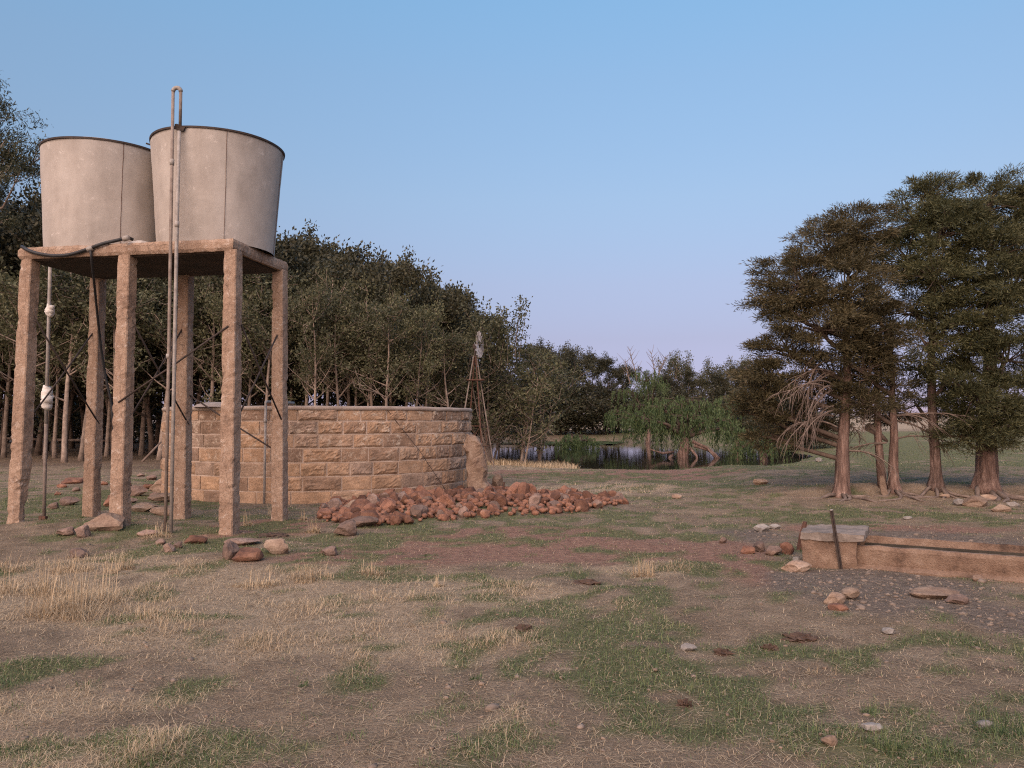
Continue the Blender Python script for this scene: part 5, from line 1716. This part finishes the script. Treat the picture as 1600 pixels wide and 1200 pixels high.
def scatter(n, y0, y1, power=1.0, half=0.80):
    u = rng.random(n)
    if abs(power - 1) < 1e-6: y = y0 * (y1 / y0) ** u
    else:
        k = 1 - power; y = (y0 ** k + u * (y1 ** k - y0 ** k)) ** (1 / k)
    x = (rng.random(n) * 2 - 1) * (y * half + 0.8)
    return x, y

def clear(x, y):
    ok = (x - RC.x) ** 2 + (y - RC.y) ** 2 > (RES_R + .08) ** 2
    ok &= pond_e(x, y) > 1.03
    near = (x > -4) & (x < 4) & (y > 10.5) & (y < 17)
    c = np.zeros(len(x), bool); j = len(RUB) - 1
    for i in range(len(RUB)):
        (xi, yi), (xj, yj) = RUB[i], RUB[j]
        c ^= ((yi > y) != (yj > y)) & (x < (xj - xi) * (y - yi) / (yj - yi + 1e-12) + xi); j = i
    return ok & ~(c & near)

def grass():
    # dry matted grass
    x, y = scatter(420000, 2.9, 34, 1.2)
    g, s, r, v, lit = masks(x, y)
    prob = np.clip(0.22 + 0.9 * s - 0.22 * v - .10 * r, .04, 1)
    ok = (rng.random(len(x)) < prob) & clear(x, y)
    x, y, s = x[ok], y[ok], s[ok]
    n = len(x); d = np.maximum(y, 3)
    P = np.stack([x, y, hgt(x, y) - .003], 1)
    tall = s ** 2 * sstep(.35, .75, fbm(x * 2.3, y * 2.3, 201, 3))
    L = rng.uniform(.02, .07, n) + rng.uniform(.0, .13, n) * tall; W = .0009 + .00040 * d
    V, F = blades(P, rng.uniform(0, 6.283, n), L, W, rng.uniform(.02, .75, n) + rng.uniform(0, .7, n) * tall, rng.uniform(.1, 1.3, n))
    tag(obj('dry_grass', new_mesh('dry_grass', V, F, M['grass_dry'])), 'short matted straw-coloured grass', None, None, 'stuff')
    # green grass
    x, y = scatter(400000, 2.9, 60, 1.2)
    g, s, r, v, lit = masks(x, y)
    prob = np.clip(.85 * g - .15 * s, .02, 1) * np.clip(1 - .6 * v, 0, 1)
    ok = (rng.random(len(x)) < prob) & clear(x, y)
    x, y, g = x[ok], y[ok], g[ok]
    n = len(x); d = np.maximum(y, 3)
    P = np.stack([x, y, hgt(x, y) - .003], 1)
    L = rng.uniform(.015, .055, n) * (.7 + .6 * g); W = .0014 + .0005 * d
    V, F = blades(P, rng.uniform(0, 6.283, n), L, W, rng.uniform(.3, 1.5, n), rng.uniform(.1, 1.0, n))
    tag(obj('green_grass', new_mesh('green_grass', V, F, M['grass_green'])), 'short grazed green grass', None, None, 'stuff')
    # loose straw lying flat
    x, y = scatter(14000, 2.9, 13, 1.6)
    ok = clear(x, y); x, y = x[ok], y[ok]; n = len(x)
    P = np.stack([x, y, hgt(x, y) + .006], 1)
    V, F = blades(P, rng.uniform(0, 6.283, n), rng.uniform(.04, .22, n) * rng.uniform(.4, 1, n), .0014 + .00035 * y, rng.uniform(-.02, .12, n), rng.uniform(-.1, .25, n))
    tag(obj('straw_litter', new_mesh('straw_litter', V, F, M['grass_dry'])), 'loose straw stalks strewn over the ground', None, None, 'stuff')
    # tall dry stalks by the near shore
    x = rng.uniform(-3.5, 2.6, 6000); y = rng.uniform(27, 37, 6000)
    e_ = pond_e(x, y); ok = (e_ > 1.02) & (e_ < 1.42); x, y = x[ok], y[ok]; n = len(x)
    P = np.stack([x, y, hgt(x, y) - .01], 1)
    V, F = blades(P, rng.uniform(0, 6.283, n), rng.uniform(.10, .32, n), np.full(n, .02), rng.uniform(.9, 1.5, n), rng.uniform(.1, .6, n))
    tag(obj('shore_grass', new_mesh('shore_grass', V, F, M['grass_dry'])), 'taller dry grass fringing the near shore of the pond', None, None, 'stuff')
grass()

def gravel():
    ico = rock_mesh(999, M['gravel'], 1, 6, .7)
    bv = np.array([tuple(v.co) for v in ico.vertices]); bf = np.array([tuple(p.vertices) for p in ico.polygons])
    x, y = scatter(42000, 2.9, 13, 1.2)
    g, s, r, v, lit = masks(x, y)
    ok = (rng.random(len(x)) < np.clip(.9 * v ** 1.5 + .008, 0, 1)) & clear(x, y)
    x, y = x[ok], y[ok]; kp = rng.random(len(x)) < .55; x, y = x[kp], y[kp]; n = len(x)
    sz = rng.gamma(1.5, .0062, n) + .005
    ang = rng.uniform(0, 6.283, n); c, s_ = np.cos(ang), np.sin(ang)
    st = rng.uniform(.7, 1.5, n)
    vx = bv[None, :, 0] * st[:, None]; vy = bv[None, :, 1]
    V = np.stack([(vx * c[:, None] - vy * s_[:, None]) * sz[:, None] + x[:, None], (vx * s_[:, None] + vy * c[:, None]) * sz[:, None] + y[:, None], bv[None, :, 2] * sz[:, None] * .8 + (hgt(x, y) + sz * .2)[:, None]], 2).reshape(-1, 3)
    F = (bf[None, :, :] + (np.arange(n) * len(bv))[:, None, None]).reshape(-1, 3)
    bpy.data.meshes.remove(ico)
    tag(obj('gravel', new_mesh('gravel', V, F, M['gravel'])), 'small grey stones scattered around the trough', None, None, 'stuff')
gravel()

def clods():
    ico = rock_mesh(998, M['clod'], 1, 5, .8)
    bv = np.array([tuple(v.co) for v in ico.vertices]); bf = np.array([tuple(p.vertices) for p in ico.polygons])
    x, y = scatter(4200, 2.9, 15, 1.5)
    ok = clear(x, y); x, y = x[ok], y[ok]; n = len(x)
    sz = rng.gamma(1.3, .0030, n) + .002
    ang = rng.uniform(0, 6.283, n); c, s_ = np.cos(ang), np.sin(ang); st = rng.uniform(.7, 1.6, n)
    vx = bv[None, :, 0] * st[:, None]; vy = bv[None, :, 1]
    V = np.stack([(vx * c[:, None] - vy * s_[:, None]) * sz[:, None] + x[:, None], (vx * s_[:, None] + vy * c[:, None]) * sz[:, None] + y[:, None], bv[None, :, 2] * sz[:, None] * .8 + (hgt(x, y) + sz * .15)[:, None]], 2).reshape(-1, 3)
    F = (bf[None, :, :] + (np.arange(n) * len(bv))[:, None, None]).reshape(-1, 3)
    bpy.data.meshes.remove(ico)
    tag(obj('soil_clods', new_mesh('soil_clods', V, F, M['clod'])), 'crumbs of dry soil scattered on the ground', None, None, 'stuff')
clods()

def tuft(px, py, n, rad, lmin, lmax, mat, label, name='grass_tuft', up=1.0):
    g = G(px, py)
    # several sub-clumps, each with its own sway
    nc = max(1, int(n / 70)); cx = np.clip(rng.normal(size=nc) * .40, -.7, .7) * rad; cy = np.clip(rng.normal(size=nc) * .32, -.5, .5) * rad; sw = rng.uniform(0, 6.283, nc); cs = rng.uniform(.55, 1.15, nc)
    k = rng.integers(0, nc, n)
    a = rng.uniform(0, 6.283, n); q = np.sqrt(rng.random(n)) * rad * (.30 if nc > 1 else .9)
    x = cx[k] + np.cos(a) * q; y = cy[k] + np.sin(a) * q * .8
    z = hgt(g.x + x, g.y + y) - g.z - .01
    head = np.where(rng.random(n) < .45, sw[k] + rng.normal(size=n) * .6, a + rng.normal(size=n) * .8)
    L = rng.uniform(lmin, lmax * .62, n) * cs[k]
    tall = rng.random(n) < .05
    L = np.where(tall, lmax * rng.uniform(.75, 1.05, n), L)
    rise = np.where(tall, rng.normal(1.35, .12, n), np.clip(rng.normal(.80, .38, n), .05, 1.5) * up)
    V, F = blades(np.stack([x, y, z], 1), head, L, np.full(n, .0018 + .00045 * g.y), rise, np.where(tall, rng.uniform(0, .3, n), rng.uniform(.3, 2.0, n)))
    tag(obj(name, new_mesh(name, V, F, mat), None, g), label, 'grass tuft', 'tufts of grass')
TD, TG = M['grass_dry'], M['grass_green']
for a in [(1015, 900, 420, .22, .10, .26, TD, 'bushy straw tussock alone beside the bare red earth'),
          (110, 950, 1500, .52, .15, .50, TD, 'largest tall straw tussock near the picture edge'),
          (60, 925, 700, .4, .12, .38, TD, 'straw tussock behind the largest one, at the picture edge'),
          (125, 890, 600, .36, .1, .26, TD, 'low straw tussock just in front of the brick-like stone'),
          (185, 892, 300, .22, .08, .22, TD, 'small straw tussock beside the low one by the brick-like stone'),
          (25, 890, 300, .3, .08, .24, TD, 'straw tussock at the picture edge below the leftmost leg'),
          (260, 965, 500, .32, .06, .2, TD, 'flattened straw tussock on the way to the bare earth'),
          (400, 915, 450, .30, .07, .22, TD, 'straw tussock in front of the tilted buff stone'),
          (480, 905, 450, .30, .07, .22, TD, 'straw tussock in front of the lone dome-shaped stone'),
          (575, 898, 350, .26, .07, .20, TD, 'straw tussock nearest the red bare earth'),
          (685, 916, 160, .10, .06, .18, TD, 'narrow straw tuft standing alone on short grass'),
          (1268, 1050, 220, .14, .03, .10, TD, 'golden straw tuft in the middle of the green patch'),
          (1365, 1115, 420, .12, .04, .10, TG, 'thick green tuft on bare soil before the gravel'),
          (1445, 1118, 200, .11, .03, .07, TG, 'small green tuft next to the thick one on bare soil'),
          (1390, 1170, 500, .16, .04, .11, TG, 'green tuft with yellow edge near the bottom of the picture'),
          (1460, 1175, 380, .14, .04, .10, TG, 'dense green tuft beside the yellow-edged one'),
          (1590, 1145, 500, .16, .05, .12, TG, 'green tuft cut by the picture edge'),
          (465, 1068, 160, .09, .03, .07, TG, 'small green tuft alone on brown ground'),
          (745, 1060, 160, .09, .03, .07, TG, 'green tuft with a straw stalk on brown ground'),
          (235, 1195, 420, .14, .04, .10, TG, 'green tuft at the bottom edge of the picture'),
          (860, 1135, 90, .05, .03, .06, TG, 'tiny bright green tuft on grey soil'),
          (375, 820, 260, .2, .10, .32, TD, 'dry weeds growing around the nearest leg'),
          (500, 830, 260, .2, .10, .30, TD, 'dry grass clump at the near end of the rubble heap'),
          (425, 806, 220, .2, .08, .26, TD, 'dry grass at the foot of the inlet pipe'),
          (460, 812, 200, .2, .08, .24, TD, 'dry grass around the foot of the rear corner leg'),
          (240, 838, 300, .25, .08, .25, TD, 'straw clump between pale boulder and standpipes'),
          (720, 752, 200, .15, .08, .22, TG, 'green weed sprouting at the broken foot of the round wall'),
          (1270, 875, 130, .09, .04, .12, TG, 'green weed at the foot of the trough end block')]:
    tuft(*a)

def dung(px, py, w, h, label, seed):
    g = G(px, py); W = w * g.y / FPX / 2
    bm = bmesh.new(); bmesh.ops.create_icosphere(bm, subdivisions=4, radius=1)
    for v in bm.verts:
        k = 1 + .75 * mnoise.noise(v.co * 2.2 + Vector((seed, 0, 0))) + .25 * mnoise.noise(v.co * 6 + Vector((seed, 3, 0)))
        v.co = Vector((v.co.x * W * k, v.co.y * W * .9 * k, v.co.z * .022 * (k + .9 * mnoise.noise(v.co * 9))))
    me = bpy.data.meshes.new('dung_pat'); bm.to_mesh(me); bm.free(); me.materials.append(M['dung'])
    tag(obj('dung_pat', me, None, (g.x, g.y, g.z + .004)), label, 'dung', 'dried dung pats')
dung(918, 911, 34, 8, 'dark dung pat beyond the straw, near the lone tussock', 1)
dung(818, 984, 26, 10, 'crumbled dung pat at the edge of the green patch', 2)
dung(1250, 998, 44, 16, 'widest crumbled dung pat in the green before the gravel', 3)
dung(1203, 1014, 22, 8, 'small dung pat beside the widest one', 4)
dung(1130, 1022, 26, 10, 'dung pat next to the small grey stone in the green', 5)
dung(1070, 1102, 22, 9, 'lone dung pat in the nearest part of the green patch', 6)
dung(420, 838, 46, 8, 'dark trampled dung in the hollow beside the nearest leg', 7)
for o in S.objects:
    if 'h' in o.keys(): del o['h']
